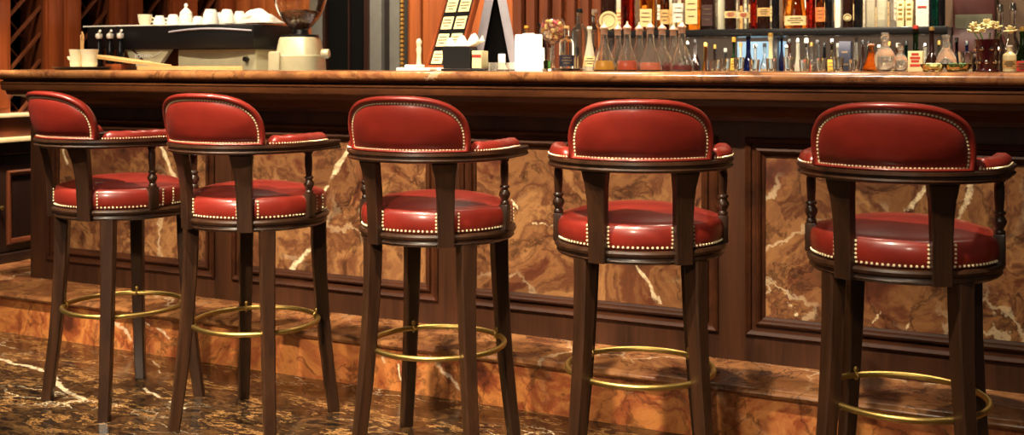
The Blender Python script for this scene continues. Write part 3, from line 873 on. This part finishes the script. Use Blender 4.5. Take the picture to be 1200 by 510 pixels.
for px, liq, l, lab in ((724, 'yellow', .02, 'glass flask in the rear row between the yellow and the orange flasks'),
                        (749, 'orange', .03, 'glass flask in the rear row between the orange and the pink flasks'),
                        (776, 'red', .02, 'glass flask of dark red liquid in the rear row behind the pink flask'),
                        (789, 'red', .03, 'glass flask of red liquid in the rear row beside the rightmost flask')):
    flask(px, 3.92 if px == 789 else 3.79, liq, lab, l)

# --- goblet of dried fruit
gb = thing('glass_goblet', 'big balloon goblet filled with dried fruit and petals, right of the glowing white lantern', 'goblet', (at(648, 3.76), 3.76, CT))
go = [(0, 0), (.034, 0), (.034, .003), (.008, .010), (.0045, .02), (.0042, .092), (.012, .100), (.034, .114), (.046, .136), (.0475, .152), (.043, .178), (.037, .190)]
gi = [(.0355, .190), (.0415, .178), (.046, .152), (.0445, .136), (.033, .1155), (.011, .103), (0, .102)]
MB().lathe(go + gi, 36).build('glass', G['flask'], gb)
fm = [plain('dried_' + k, c, .7) for k, c in dict(ochre=(206, 150, 66), rust=(158, 74, 34), rose=(190, 70, 78), straw=(232, 200, 130)).items()]
fruit = MB(); 
for mi, mat_ in enumerate(fm):
    pm = MB()
    for k in range(16):
        a = random.random() * 2 * pi; z = .122 + random.random() * .058
        rmax = .038 if .13 < z < .17 else .026
        rr = rmax * random.random() ** .5
        sx, sy, sz = [.006 + random.random() * .007 for _ in range(3)]
        rot = Matrix.Rotation(random.random() * 3, 4, 'X') @ Matrix.Rotation(random.random() * 3, 4, 'Y')
        pm.lathe([(0, -1), (.75, -.6), (1, 0), (.7, .6), (0, 1)], 8, mat=Matrix.Translation((rr * cos(a), rr * sin(a), z)) @ rot @ Matrix.Diagonal((sx, sy, sz * .7, 1)))
    o = pm.build('dried_fruit', mat_, gb); tag(o, kind='stuff')
fruit.bm.free()

# --- glowing white lantern
lan = thing('candle_lantern', 'glowing white square paper lantern standing on the bar top', 'lantern', (at(619.5, 3.66), 3.66, CT), R(25.5))
t = NT('glowing_paper'); n = t.noise(obj_co(t), 20, 3)
t.link(t.ramp(n, [(.3, (1, .86, .62)), (.7, (1, .92, .74))]), t.b.inputs['Emission Color']); t.set(Emission_Strength=1.6, Base_Color=(.9, .87, .8, 1), Roughness=.8)
MB().box(-.048, .048, -.048, .048, .004, .130, .006).build('paper_shade', t.m, lan)
MB().box(-.049, .049, -.049, .049, 0, .004, .001).build('base', M['white'], lan)
MB().lathe([(.018, .1302), (.018, .135), (.022, .135), (.022, .1302)], 20).build('top_ring', M['white'], lan)

# --- bottles around the lantern and goblet
bottle(617, 3.985, CT, .172, .026, 'round', 'pale', 'pale bottle with yellow cap behind the left of the white lantern', None, 'yellow')
bottle(633, 3.98, CT, .180, .026, 'round', 'dark', 'dark bottle with black cap behind the right of the white lantern', None, 'black')
sa = thing('saucer', 'dark glass saucer under the small bottle beside the goblet', 'saucer', (at(668, 3.62), 3.62, CT))
MB().lathe([(0, 0), (.028, 0), (.046, .004), (.050, .009), (.047, .009), (.028, .004), (0, .004)], 32).build('dish', G['smoke'], sa)
bottle(664, 3.62, CT + .0048, .150, .026, 'round', 'clear', 'small clear bottle with dark blue label standing on the dark saucer', ('blue', .08, .34), 'cork')
bottle(691, 3.74, CT, .156, .026, 'cone', 'milky', 'pale cream conical bottle left of the yellow liqueur flask', ('cream', .1, .34), 'white')
bottle(679, 3.84, CT, .224, .032, 'round', 'smoke', 'smoky glass decanter with black stopper behind the small clear bottle', None, 'black', name='decanter')
bottle(697, 3.92, CT, .225, .034, 'round', 'clear', 'clear glass decanter behind the pale cream conical bottle', None, 'glass', name='decanter')
def tumbler(px, Y, h, r, lab, liq=None, name='glass_tumbler', z=CT, group=None, gl='clear'):
    root = thing(name, lab, 'glass', (at(px, Y), Y, z), 0, group)
    MB().lathe([(0, 0), (r * .82, 0), (r * .85, .002), (r, h), (r - .0025, h), (r * .82 - .002, .008), (0, .008)], 28).build('glass', G[gl], root)
    if liq: MB().lathe([(0, .0085), (r * .80 - .0025, .0085), (r * .85 - .0025, h * .45), (0, h * .45)], 24).build('drink', liq, root)
    return root
tumbler(641, 3.60, .082, .0185, 'slim glass with green drink below the goblet bowl', G['green'])
SHOT = [838, 850, 866, 884, 904, 924, 943, 962, 982, 1001]
for i, px in enumerate(SHOT):
    tumbler(px, 3.9, .040 + .004 * (i % 3), .019, f'small clear shot glass on the bar top, {ORD[i]} from the left of the ten', None, 'shot_glass', CT, 'shot glasses on the bar top', 'clear')
# --- candle in glass
cg = thing('candle_holder', 'small white candle in a low square glass holder beside the menu easel', 'candle', (at(588, 3.60), 3.60, CT))
gh = MB()
gh.lathe([(0, 0), (.040, 0), (.042, .004), (.042, .030), (.039, .030), (.038, .006), (0, .006)], 32, sq=6)
gh.build('glass_holder', G['crystal'], cg)
MB().lathe([(0, .0065), (.0135, .0065), (.0135, .058), (.012, .061), (0, .060)], 20).build('candle', M['white'], cg)
MB().tube([(0, 0, .0605), (.001, 0, .068)], .0012, 6).build('wick', M['black'], cg)

# --- easel: two silver framed boards leaning together
ez = thing('menu_easel', 'black tent shaped menu easel with silver edges behind the napkin caddy', 'easel', (at(581, 3.92), 3.92, CT), R(26.3))
H_, B_ = .335, .078
for sg in (-1, 1):
    m = MB()
    ang = math.atan2(B_ - .012, H_)
    mt = Matrix.Translation((sg * B_, 0, 0)) @ Matrix.Rotation(-sg * ang, 4, 'Y')
    m.box(-.017, .017, -.09, -.075, .004, H_ * 1.02, .003, 2, mt); m.box(-.017, .017, .075, .09, .004, H_ * 1.02, .003, 2, mt)
    m.box(-.017, .017, -.074, .074, .004, .03, .003, 2, mt); m.box(-.017, .017, -.074, .074, H_ - .03, H_, .003, 2, mt)
    m.build('frame', M['silver'], ez)
    MB().box(-.012, .012, -.0745, .0745, .03, H_ - .03, 0, 2, mt).build('board', M['black_matte'], ez, smooth=False)
MB().box(-.012, .012, -.07, .07, H_ * .93, H_ * .99, .003).build('hinge', M['black'], ez)
MB().prism([(-B_ * .78, .02), (B_ * .78, .02), (.012, H_ * .92), (-.012, H_ * .92)], -.05, .05).build('core', M['black_matte'], ez, smooth=False)

# --- card rack leaning back
rk = thing('card_rack', 'slanted black rack of cream cards in an orange wood frame', 'card rack', (at(518, 3.68), 3.68, CT))
wv = Vector((.947, -.321, 0)).normalized(); fv = Vector((-.321, -.947, 0)).normalized()
lean = R(20); up = (Vector((0, 0, 1)) * cos(lean) - fv * sin(lean)).normalized(); nv = wv.cross(up).normalized()
if nv.dot(fv) < 0: nv = -nv
def rmat(): 
    m = Matrix((( wv.x, nv.x, up.x, 0), (wv.y, nv.y, up.y, 0), (wv.z, nv.z, up.z, .006), (0, 0, 0, 1)))
    return m
RM = rmat()
MB().box(-.08, .08, -.012, 0, 0, .37, 0, 2, RM).build('board', M['black'], rk, smooth=False)
f = MB()
f.box(-.091, -.079, -.014, .008, 0, .39, .003, 2, RM); f.box(.079, .091, -.014, .008, 0, .39, .003, 2, RM)
f.box(-.079, .079, -.014, .014, .37, .39, .003, 2, RM); f.box(-.079, .079, -.014, .012, 0, .012, .003, 2, RM)
f.build('frame', M['red_wood'], rk)
for c in range(2):
    for r_ in range(5):
        x0 = -.069 + c * .074; z0 = .020 + r_ * .070
        cd = MB().box(x0, x0 + .060, .001, .0035, z0, z0 + .052, .001, 1, RM).build('card', M['card'], rk, smooth=False)
        ink = MB()
        for q, wd in ((.038, .7), (.026, .8), (.014, .5)):
            ink.box(x0 + .030 - .030 * wd, x0 + .030 + .030 * wd, .0037, .0045, z0 + q - .0016, z0 + q + .0016, 0, 1, RM)
        ink.build('print', M['ink'], cd, smooth=False)
MB().box(-.02, .02, -.11, -.0145, 0, .012, .002, 2, Matrix.Translation((0, 0, 0)) @ Matrix(((wv.x, -0 + fv.x, 0, 0), (wv.y, fv.y, 0, 0), (0, 0, 1, 0), (0, 0, 0, 1)))).build('foot', M['black'], rk)

# --- napkin caddy with sachets
nc = thing('napkin_caddy', 'black napkin caddy with crumpled white napkins on the bar top', 'caddy', (at(548, 3.56), 3.56, CT), R(8))
MB().box(-.085, .08, -.045, .045, 0, .008, .002).build('base', M['black'], nc)
cb = MB()
cb.prism([(-.078, .0085), (.025, .0085), (.022, .086), (-.083, .088)], -.04, .04)
cb.build('box', M['black'], nc, smooth=False)
nk = MB()
for k in range(5):
    yo = -.03 + k * .014
    pts = []
    n_ = 14
    outl = [(-.07, .0885)] + [(-.07 + .115 * j / n_, .103 + .016 * sin(j * 1.1 + k) + .024 * (j / n_) * (1 - .3 * (j / n_))) for j in range(n_ + 1)] + [(.052, .108), (.020, .0885)]
    nk.prism(outl, yo, yo + .011)
nk.build('napkins', M['paper'], nc)
MB().box(.029, .066, -.036, .036, .009, .072, .003).build('sachet_pack', M['card'], nc)
MB().box(.031, .064, -.0375, -.0363, .048, .058).build('sachet_print', M['ink_red'], nc, smooth=False)

# --- white plates / folded cloth tray left of the rack, and the slim mill
wt = thing('serving_dish', 'low white rectangular serving dish left of the napkin caddy', 'dish', (at(492, 3.58), 3.58, CT))
MB().box(-.072, .072, -.05, .05, 0, .012, .004).build('dish', M['white'], wt)
MB().box(-.045, .0, -.035, .035, .0125, .022, .003).build('folded_napkin', M['paper'], wt)
w2 = thing('paper_slips', 'small stack of white paper slips lying beside the napkin caddy', 'paper', (at(519, 3.56) - .028, 3.62, CT))
for k in range(3): MB().box(-.028 + .002 * k, .020 + .002 * k, -.04, .04, .004 * k, .004 * k + .0036, .0008, 1, Matrix.Rotation(.08 * k, 4, 'Z')).build('slip', M['paper'], w2)
ml = thing('pepper_mill', 'slim pale pepper mill standing behind the white serving dish', 'mill', (at(491, 3.78), 3.78, CT))
MB().lathe([(0, 0), (.014, 0), (.015, .008), (.010, .03), (.0085, .06), (.011, .085), (.0085, .093), (.010, .10), (.0115, .112), (.007, .122), (0, .125)], 18).build('body', M['cream'], ml)

# --- left: dark tray, cream cruet set, dark bottles with pourers, boards
YT = 3.66
ty = thing('tray', 'dark oval tray with pale inlay under the cream cruet set', 'tray', (at(96, YT), YT, CT))
MB().lathe([(0, 0), (.13, 0), (.150, .008), (.154, .014), (.149, .014), (.13, .005), (0, .005)], 48, sx=1.0, sy=.62).build('tray_body', M['black'], ty)
MB().lathe([(0, .0055), (.118, .0055), (.118, .0068), (0, .0068)], 40, sx=1, sy=.58).build('inlay', M['card'], ty)
cs = thing('cruet_set', 'cream china cruet set with two frilled pots and a tall loop handle', 'cruet', (at(98, YT), YT, CT + .0072))
MB().box(-.075, .075, -.03, .03, 0, .006, .002).build('stand', M['cream'], cs)
for xo, r in ((-.042, .033), (.036, .038)):
    m = MB()
    prof = [(0, .0065), (r * .82, .0065), (r * .9, .02), (r * .86, .05), (r * .98, .075), (r * 1.04, .084), (r * .96, .084), (r * .8, .06), (r * .78, .014), (0, .013)]
    m.lathe(prof, 28, (xo, 0, 0)).build('pot', M['cream'], cs)
MB().tube([(-.012, 0, .006), (-.014, 0, .10), (-.016, 0, .145), (-.009, 0, .16), (-.002, 0, .145), (-.004, 0, .10), (-.006, 0, .006)], .0042, 8).build('loop_handle', M['board_wood'], cs)
m = MB(); m.tube([(-.072, 0, .035), (-.088, 0, .04), (-.092, 0, .052)], [.006, .005, .008], 8); m.build('spout', M['cream'], cs)
for i, (px, nm) in enumerate(((116, 'leftmost'), (129, 'middle'), (141, 'rightmost'))):
    Y = 4.085
    root = thing('syrup_bottle', f'{nm} of three dark syrup bottles with white pourers left of the espresso machine', 'bottle', (at(px, Y), Y, .9458), 0, 'dark syrup bottles')
    MB().lathe([(0, 0), (.018, 0), (.020, .005), (.020, .25), (.017, .28), (.012, .30), (.012, .325), (0, .325)], 20).build('glass_body', G['black'], root)
    m = MB().lathe([(0, .3255), (.013, .3255), (.018, .335), (.016, .348), (.006, .352), (0, .353)], 14)
    m.tube([(0, 0, .348), (.008, -.006, .36), (.02, -.012, .364)], [.006, .005, .006], 8); m.build('pourer', M['white'], root)
def paddle(name, lab, px0, px1, Y, z0, z1, w, th=.012):
    x0, x1 = at(px0, Y), at(px1, Y); L = math.hypot(x1 - x0, z1 - z0)
    root = thing(name, lab, 'board', (x0, Y, z0), 0, 'pale wooden serving boards')
    outl = []
    for k in range(9):
        a = pi / 2 + pi * k / 8; outl.append((w * .6 + w * .6 * cos(a), w * sin(a)))
    outl += [(L * .62, -w), (L * .70, -w * .45), (L * .97, -w * .38), (L, 0), (L * .97, w * .38), (L * .70, w * .45), (L * .62, w)]
    top_ = [(x, y, th) for x, y in outl]; bot = [(x, y, 0) for x, y in outl]
    mt = Matrix.Rotation(-math.atan2(z1 - z0, x1 - x0), 4, 'Y')
    MB().sweep([[mt @ Vector(p) for p in bot], [mt @ Vector(p) for p in top_]]).build('board', M['board_wood'], root, angle=50)
    return root
bk = thing('serving_box', 'low dark wooden box under the tilted serving board', 'box', (at(141, 3.80), 3.80, CT))
MB().box(-.05, .05, -.045, .045, 0, .026, .003).build('box', M['red_wood'], bk)
b1 = paddle('serving_board', 'pale wooden serving board tilted over the dark box, left of its twin', 113, 200, 3.80, CT + .056, CT + .009, .05)
b2 = paddle('serving_board', 'pale wooden serving board lying flat below the espresso machine, right of its twin', 166, 284, 3.66, CT + .0005, CT + .0005, .05, .016)

# ================================================================== WORKTOP BEHIND THE BAR
wk = thing('service_counter', 'low service counter behind the bar carrying the espresso machine and grinder', 'counter', (-3.65, 4.34, PZ + .0005))
MB().box(-.90, .95, -.26, .26, 0, .735, .004).build('cabinet', M['dark_wood'], wk)
MB().box(-.92, .97, -.28, .28, .7355, .7645, .005).build('worktop', M['silver'], wk)
WZ = PZ + .0005 + .7645 + .0005

YM = 4.32
xm0, xm1 = at(131, YM), at(331, YM); xm = (xm0 + xm1) / 2; hw = (xm1 - xm0) / 2
em = thing('espresso_machine', 'large black and cream espresso machine with white cups on top', 'espresso machine', (xm, YM, WZ))
zt = zz(230, 28.5, YM - .2) - WZ; zl = zz(230, 57, YM - .2) - WZ
mb = MB()
outl = []
for sx_, x_ in ((-1, -hw), (1, hw)): pass
# plan outline of the black top: straight back, gently bowed front at the right half
pl = [(-hw, .2), (-hw, -.16), (-hw + .04, -.2), (.02, -.2)] + [(.02 + (hw - .03) * k / 8, -.2 - .022 * sin(pi * k / 8)) for k in range(1, 9)] + [(hw, -.17), (hw, .2)]
secs = [[(x * .99, y * .99, zl) for x, y in pl], [(x, y, zl + .012) for x, y in pl], [(x, y, zt - .022) for x, y in pl], [(x * .985, y * .98, zt - .006) for x, y in pl], [(x * .97, y * .96, zt - .003) for x, y in pl]]
mb.sweep(secs).build('top_housing', M['black'], em, angle=35)
MB().tube([(.03 + (hw - .05) * k / 12, -.2005 - .022 * sin(pi * k / 12), zt - .034 + .012 * sin(pi * k / 12)) for k in range(13)], .0042, 8).build('silver_trim', M['silver'], em)
MB().box(-hw + .004, hw * .35, -.195, .19, zt - .0028, zt + .004, .002).build('cup_tray', M['white'], em)
MB().box(.055, hw - .02, -.17, .17, .03, zl - .001, .012).build('boiler_case', M['cream_steel'], em)
MB().box(-hw + .05, .05, -.05, .17, .03, zl - .001, .01).build('rear_body', M['orange_wood'], em)
lp = MB().prism([(-.27, zl - .002), (.02, zl - .002), (-.055, zl - .085), (-.21, zl - .085)], -.185, -.16).build('logo_panel', M['cream_steel'], em, smooth=False)
# flowing script on the panel, a row of small loops ending in a rising flourish
pts = []
for k in range(60):
    u = k / 59
    pts.append((-.205 + .10 * u + .005 * sin(u * 44), -.187, zl - .034 + .0075 * sin(u * 44 + 1.3) * (1.6 if u < .1 else 1)))
pts += [(-.10 + .07 * k / 8, -.187, zl - .038 + .028 * (k / 8) ** 1.6) for k in range(1, 9)]
MB().tube(pts, .0022, 5).build('script_logo', M['white'], lp)
bd = MB().prism([(-.225, zl - .003), (-.21, zl - .003), (-.14, zl - .058), (-.155, zl - .06)], -.1875, -.1852).build('logo_stripe', LBL['dark'], lp, smooth=False)
MB().lathe([(0, 0), (.012, 0), (.012, .02), (0, .02)], 16, mat=Matrix.Translation((hw - .07, -.172, zl - .05)) @ Matrix.Rotation(R(90), 4, 'X')).build('knob', M['black'], em)
for sx_ in (-1, 1):
    for sy_ in (-1, 1):
        MB().lathe([(0, 0), (.02, 0), (.016, .032), (0, .032)], 14, (sx_ * (hw - .1) + (0.03 if sx_ > 0 else .05), sy_ * .12 + .02, 0)).build('foot', M['chrome'], em)
MB().box(-hw + .06, hw - .03, -.12, .16, .02, .04, .004).build('drip_base', M['silver'], em)

# cups on the machine
TZ = WZ + zt + .0048
def cup_profile(r, h, inv):
    o = [(0, 0), (r * .62, 0), (r * .66, h * .06), (r * .85, h * .3), (r * .98, h * .75), (r, h), (r * .93, h), (r * .9, h * .72), (r * .76, h * .3), (r * .5, h * .1), (0, h * .09)]
    return [(a, h - b) for a, b in o] if inv else o
def cup(px, Y, r, h, lab, inv=True, z=None, m='white', handle=True, ang=.4):
    root = thing('coffee_cup', lab, 'cup', (at(px, Y), Y, z or TZ), ang, 'white cups on the espresso machine')
    MB().lathe(cup_profile(r, h, inv), 26).build('bowl', M[m], root)
    if handle:
        MB().tube([(r * .93 + .018 * sin(pi * k / 8), 0, h * (.3 + .45 * k / 8)) for k in range(9)], .0035, 6).build('handle', M[m], root)
    return root
YC = 4.24
cup(170, YC, .036, .055, 'cream ribbed cup at the left end of the row on the espresso machine', False, None, 'cream')
cup(187, YC + .02, .031, .048, 'upturned white cup, second from the left on the espresso machine')
cup(203, YC, .032, .052, 'upturned white cup just left of the white sugar pot')
cup(232, YC + .12, .030, .046, 'upturned white cup just right of the white sugar pot')
cup(247, YC, .040, .072, 'big upturned white cup in the middle of the espresso machine top')
cup(266, YC - .045, .034, .066, 'upturned white cup right of the big one', ang=2)
cup(281, YC + .03, .032, .060, 'upturned white cup left of the white cloth', ang=1)
cup(257, YC + .12, .034, .062, 'upturned white cup in the rear row behind the big one', ang=1)
sp_ = thing('sugar_pot', 'white lidded sugar pot with pointed knob on the espresso machine', 'pot', (at(218, YC), YC, TZ))
MB().lathe([(0, 0), (.026, 0), (.030, .006), (.033, .03), (.031, .048), (.028, .052), (0, .052)], 28).build('pot', M['white'], sp_)
MB().lathe([(0, .0525), (.031, .0525), (.029, .06), (.018, .073), (.010, .08), (.006, .085), (.010, .092), (.008, .099), (.003, .104), (0, .106)], 24).build('lid', M['white'], sp_)
# folded cloth hanging over the right end of the machine
cl = MB()
rows = []
xa = at(291, YC) ; xb = xm1 + .004
prof = []
n_ = 22
for k in range(n_ + 1):
    u = k / n_
    x = xa + (xb - xa) * u
    z = TZ + .002 + .075 * sin(pi * min(1, u * 1.35)) ** .6 * (1 - .25 * u) if u < .74 else None
    if z is None:
        z = TZ + .002 + .045 * (1 - (u - .74) / .26)
    prof.append((x, z))
bot = [(x, TZ if x < xm1 - .02 else TZ) for x, _ in prof]
secs = []
for j in range(9):
    v = j / 8; y = YC - .07 + .16 * v
    k_ = .6 + .4 * sin(pi * v)
    secs.append([Vector((x, y + .006 * sin(x * 90), TZ + (z - TZ) * k_ + .003 * sin(x * 120 + j))) for x, z in prof] + [Vector((x, y, TZ)) for x, _ in reversed(bot)])
o = cl.sweep(secs).build('folded_cloth', M['paper'], angle=60)
tag(o, 'crumpled white cloth heaped on the right end of the espresso machine', 'cloth'); ground(o)

# --- coffee grinder
YG = 4.22
gr = thing('coffee_grinder', 'cream coffee grinder with a clear hopper of beans right of the espresso machine', 'coffee grinder', (at(352, YG), YG, WZ), R(20))
zt = zz(352, 44, YG) - WZ
mb = MB()
secs = []
for z, w, d in ((0, .108, .14), (.02, .109, .14), (zt - .085, .100, .13), (zt - .082, .096, .125), (zt - .01, .084, .105), (zt, .079, .10)):
    ring_ = []
    for k in range(28):
        a = 2 * pi * k / 28; q = 1 / ((abs(cos(a)) ** 4 + abs(sin(a)) ** 4) ** .25)
        ring_.append((w * q * cos(a), d * q * sin(a), z))
    secs.append(ring_)
mb.sweep(secs).build('base', M['cream_steel'], gr)
MB().box(-.104, -.05, -.155, -.125, .01, zt - .065, .012).build('side_fin', M['cream_steel'], gr)
MB().lathe([(0, zt + .0005), (.085, zt + .0005), (.085, zt + .012), (.04, zt + .016), (.036, zt + .035), (0, zt + .035)], 32).build('collar', M['black'], gr)
hz = zt + .0355
HP = [(.036, 0), (.060, .022), (.085, .05), (.103, .08), (.117, .12), (.124, .16), (.126, .28)]
MB().lathe([(0, hz)] + [(a, hz + b) for a, b in HP] + [(a - .003, hz + b + .001) for a, b in reversed(HP)] + [(0, hz + .002)], 40).build('hopper', G['clear'], gr)
MB().lathe([(0, hz + .2815), (.129, hz + .2815), (.129, hz + .295), (0, hz + .30)], 32).build('hopper_lid', M['black'], gr)
t = NT('coffee_beans'); co = obj_co(t)
v = t.add('ShaderNodeTexVoronoi'); v.inputs['Scale'].default_value = 95; t.link(co, v.inputs['Vector'])
t.link(t.ramp(v.outputs['Distance'], [(.1, lin((150, 92, 54))), (.6, lin((64, 36, 20)))]), t.b.inputs['Base Color']); t.set(Roughness=.35); t.bump(v.outputs['Distance'], .6, -.004)
tag(MB().lathe([(0, hz + .005), (.033, hz + .005), (.055, hz + .024), (.080, hz + .052), (.097, hz + .080), (.05, hz + .092), (0, hz + .094)], 32).build('coffee_beans', t.m, gr), kind='stuff')
MB().lathe([(0, 0), (.02, 0), (.022, .006), (.022, .03), (.018, .036), (0, .036)], 20, mat=Matrix.Translation((.106, -.02, zt - .075)) @ Matrix.Rotation(R(90), 4, 'Y')).build('dosing_knob', M['cream_steel'], gr)

# ================================================================== RIGHT PART OF THE BAR TOP
dm = plain('green_cream_dish', (190, 196, 150), .25, 0, .5)
for px, r, lab in ((1093, .036, 'left of two low green and cream glass dishes on the bar top'), (1122, .040, 'right of two low green and cream glass dishes on the bar top')):
    root = thing('glass_dish', lab, 'dish', (at(px, 3.62), 3.62, CT), 0, 'low green and cream dishes')
    MB().lathe([(0, 0), (r * .7, 0), (r, .020), (r, .024), (r * .92, .023), (r * .66, .006), (0, .006)], 28).build('dish', G['pale'], root)
    tm = MB()
    for k in range(22):
        a = random.random() * 2 * pi; q = r * .62 * random.random() ** .5
        tm.lathe([(0, -1), (.8, -.5), (.9, .3), (0, 1)], 7, mat=Matrix.Translation((q * cos(a), q * sin(a), .014 + random.random() * .008)) @ Matrix.Rotation(random.random() * 3, 4, 'X') @ Matrix.Scale(.0065, 4))
    tag(tm.build('garnish', [dm, LBL['green']][px > 1100], root), kind='stuff')
carton(1065, 1082, 3.84, CT, .066, .05, M['card'], 'small cream carton with red stripes standing on the bar top', LBL['red'])
tumbler(1132, 3.72, .062, .0225, 'clear tumbler with pale green drink left of the red vase', G['pale'])
bottle(1021, 3.78, CT, .088, .028, 'cone', 'amber', 'small amber conical bottle left of the round crystal decanter', None, 'copper')
bottle(1037, 3.74, CT, .122, .033, 'ball', 'crystal', 'large round cut crystal decanter on the bar top', None, 'glass', name='decanter')
bottle(1055, 3.82, CT, .088, .024, 'ball', 'crystal', 'small round cut crystal decanter right of the large one', None, 'silver', name='decanter')
bottle(1109, 3.86, CT, .115, .034, 'dimple', 'crystal', 'triangular crystal decanter behind the low dishes', None, 'glass', name='decanter')
vs_ = thing('flower_vase', 'dark red cut glass vase of cream flowers at the right end of the bar top', 'vase', (at(1157, 3.68), 3.68, CT))
MB().lathe([(0, 0), (.034, 0), (.036, .004), (.030, .010), (.031, .03), (.036, .085), (.038, .098), (.035, .098), (.028, .03), (.026, .014), (0, .013)], 12).build('vase', plain('ruby_glass', (52, 10, 14), .1, 0, .6), vs_)
for rw in range(2):
    dmm = MB()
    for k in range(8):
        a = 2 * pi * k / 8 + .4 * rw; q = .0325 + .0045 * rw
        dmm.dome((q * cos(a), q * sin(a), (.03, .07)[rw]), (cos(a), sin(a), 0), .007, 8)
    dmm.build('cut_studs', M['chrome'], vs_)
stm = MB()
for k in range(9):
    a = 2 * pi * k / 9
    stm.tube([(.008 * cos(a), .008 * sin(a), .02), (.018 * cos(a), .018 * sin(a), .09), (.04 * cos(a), .03 * sin(a), .118)], .0017, 5)
stm.build('stems', G['green'] if False else plain('flower_stem', (88, 110, 50), .6), vs_)
flm = plain('cream_petal', (222, 206, 150), .7)
for k in range(9):
    a = 2 * pi * k / 9 + .2; q = (.052, .030, .0)[k % 3]
    c = Vector((q * 1.25 * cos(a), q * .8 * sin(a), .122 + (.0, .012, .02)[k % 3]))
    m = MB()
    for j in range(14):
        b = random.random() * 2 * pi; e = random.random() * 1.5 - .3
        d = Vector((cos(b) * cos(e), sin(b) * cos(e), sin(e)))
        m.lathe([(0, -.1), (.6, .2), (.8, .6), (.3, 1), (0, 1.05)], 6, mat=Matrix.Translation(c + d * .004) @ d.to_track_quat('Z', 'Y').to_matrix().to_4x4() @ Matrix.Diagonal((.008, .004, .016, 1)))
    m.build('flower', flm, vs_)
bottle(1183, 3.66, CT, .078, .019, 'round', 'cream', 'small cream bottle right of the red vase', ('tan', .15, .45), 'white')

# ================================================================== LIGHT
def spot(name, loc_, target, power, size=80, blend=.5, rad=.06, col=(1, .84, .62)):
    d = bpy.data.lights.new(name, 'SPOT'); d.energy = power; d.spot_size = R(size); d.spot_blend = blend
    d.shadow_soft_size = rad; d.color = col
    o = bpy.data.objects.new(name, d); COL.objects.link(o); o.location = loc_
    o.rotation_euler = (Vector(target) - Vector(loc_)).to_track_quat('-Z', 'Y').to_euler()
    return o
def area(name, loc_, target, power, sx, sy, col=(1, .84, .64)):
    d = bpy.data.lights.new(name, 'AREA'); d.energy = power; d.shape = 'RECTANGLE'; d.size = sx; d.size_y = sy; d.color = col
    o = bpy.data.objects.new(name, d); COL.objects.link(o); o.location = loc_
    o.rotation_euler = (Vector(target) - Vector(loc_)).to_track_quat('-Z', 'Y').to_euler()
    return o
# row of ceiling downlights in front of the bar
for x, p in ((-3.55, 330), (-2.75, 420), (-1.75, 500), (-.75, 320)):
    spot('ceiling_spot', (x, 1.5, 2.9), (x + .1, 3.2, .35), p, 50, .7, .035)
# downlights above the bar top
for x in (-3.9, -2.9, -1.9, -.9, .1):
    spot('counter_spot', (x, 3.72, 2.7), (x, 3.85, 1.1), 120, 75, .6)
# unseen fill spots added to brighten the fronts of things on the bar top
for x in (-3.9, -3.1, -2.3, -1.5, -.7):
    spot('front_fill_spot', (x + .2, 2.5, 2.8), (x - .2, 4.1, 1.22), 110, 44, .7, .05)
spot('corner_fill_spot', (-3.95, 3.05, 2.8), (-4.55, 3.8, .45), 520, 27, .6, .04)  # unseen spot added to brighten the cabinet ledges and platform
# lights washing the back bar and rear wall
for x in (-3.7, -2.8, -1.9, -1.1, -.3):
    spot('shelf_spot', (x, 4.55, 2.75), (x, 5.35, 1.3), 190, 80, .6)
# low aimed unseen fill spots added to brighten the riser and the floor
for x, p in ((-3.5, 150), (-2.6, 270), (-1.8, 260), (-1.0, 150), (-.2, 60)):
    spot('riser_fill_spot', (x + .5, .1, 1.9), (x, 3.35, -.02), p, 25, 1.0, .05)
area('shelf_fill', ((BBX0 + BBX1) / 2 - .5, 5.06, UZ - .037), ((BBX0 + BBX1) / 2 - .5, 5.18, LZ), 9, 1.9, .03)  # fill added under the upper shelf to brighten the lower bottles
area('room_glow', (-1.2, -.8, 2.9), (-1.9, 3.2, .7), 18, 2.6, 1.2)  # unseen soft fill added for the leather highlights
w = bpy.data.worlds.new('world'); SC.world = w; w.use_nodes = True
w.node_tree.nodes['Background'].inputs[0].default_value = (1, .82, .62, 1)
w.node_tree.nodes['Background'].inputs[1].default_value = .035

# ================================================================== CAMERA
cd = bpy.data.cameras.new('camera'); cam = bpy.data.objects.new('camera', cd); COL.objects.link(cam)
cam.location = (0, 0, EYE)
cam.rotation_euler = Vector((FX, FY, 0)).to_track_quat('-Z', 'Y').to_euler()
cd.sensor_width = 36; cd.sensor_fit = 'HORIZONTAL'; cd.lens = 36 * FPX / 1200
cd.shift_y = -(255 - HOR) / 1200
cd.clip_start = .05
cd.dof.use_dof = True; cd.dof.focus_distance = 3.2; cd.dof.aperture_fstop = 5.6
SC.camera = cam

vs = SC.view_settings
vs.view_transform = 'Standard'; vs.look = 'None'; vs.gamma = 1; vs.exposure = .32
try: vs.use_curve_mapping = False
except Exception: pass
SC.cycles.use_denoising = True
SC.cycles.max_bounces = 10; SC.cycles.transmission_bounces = 8; SC.cycles.sample_clamp_indirect = 6
SC.cycles.caustics_refractive = True
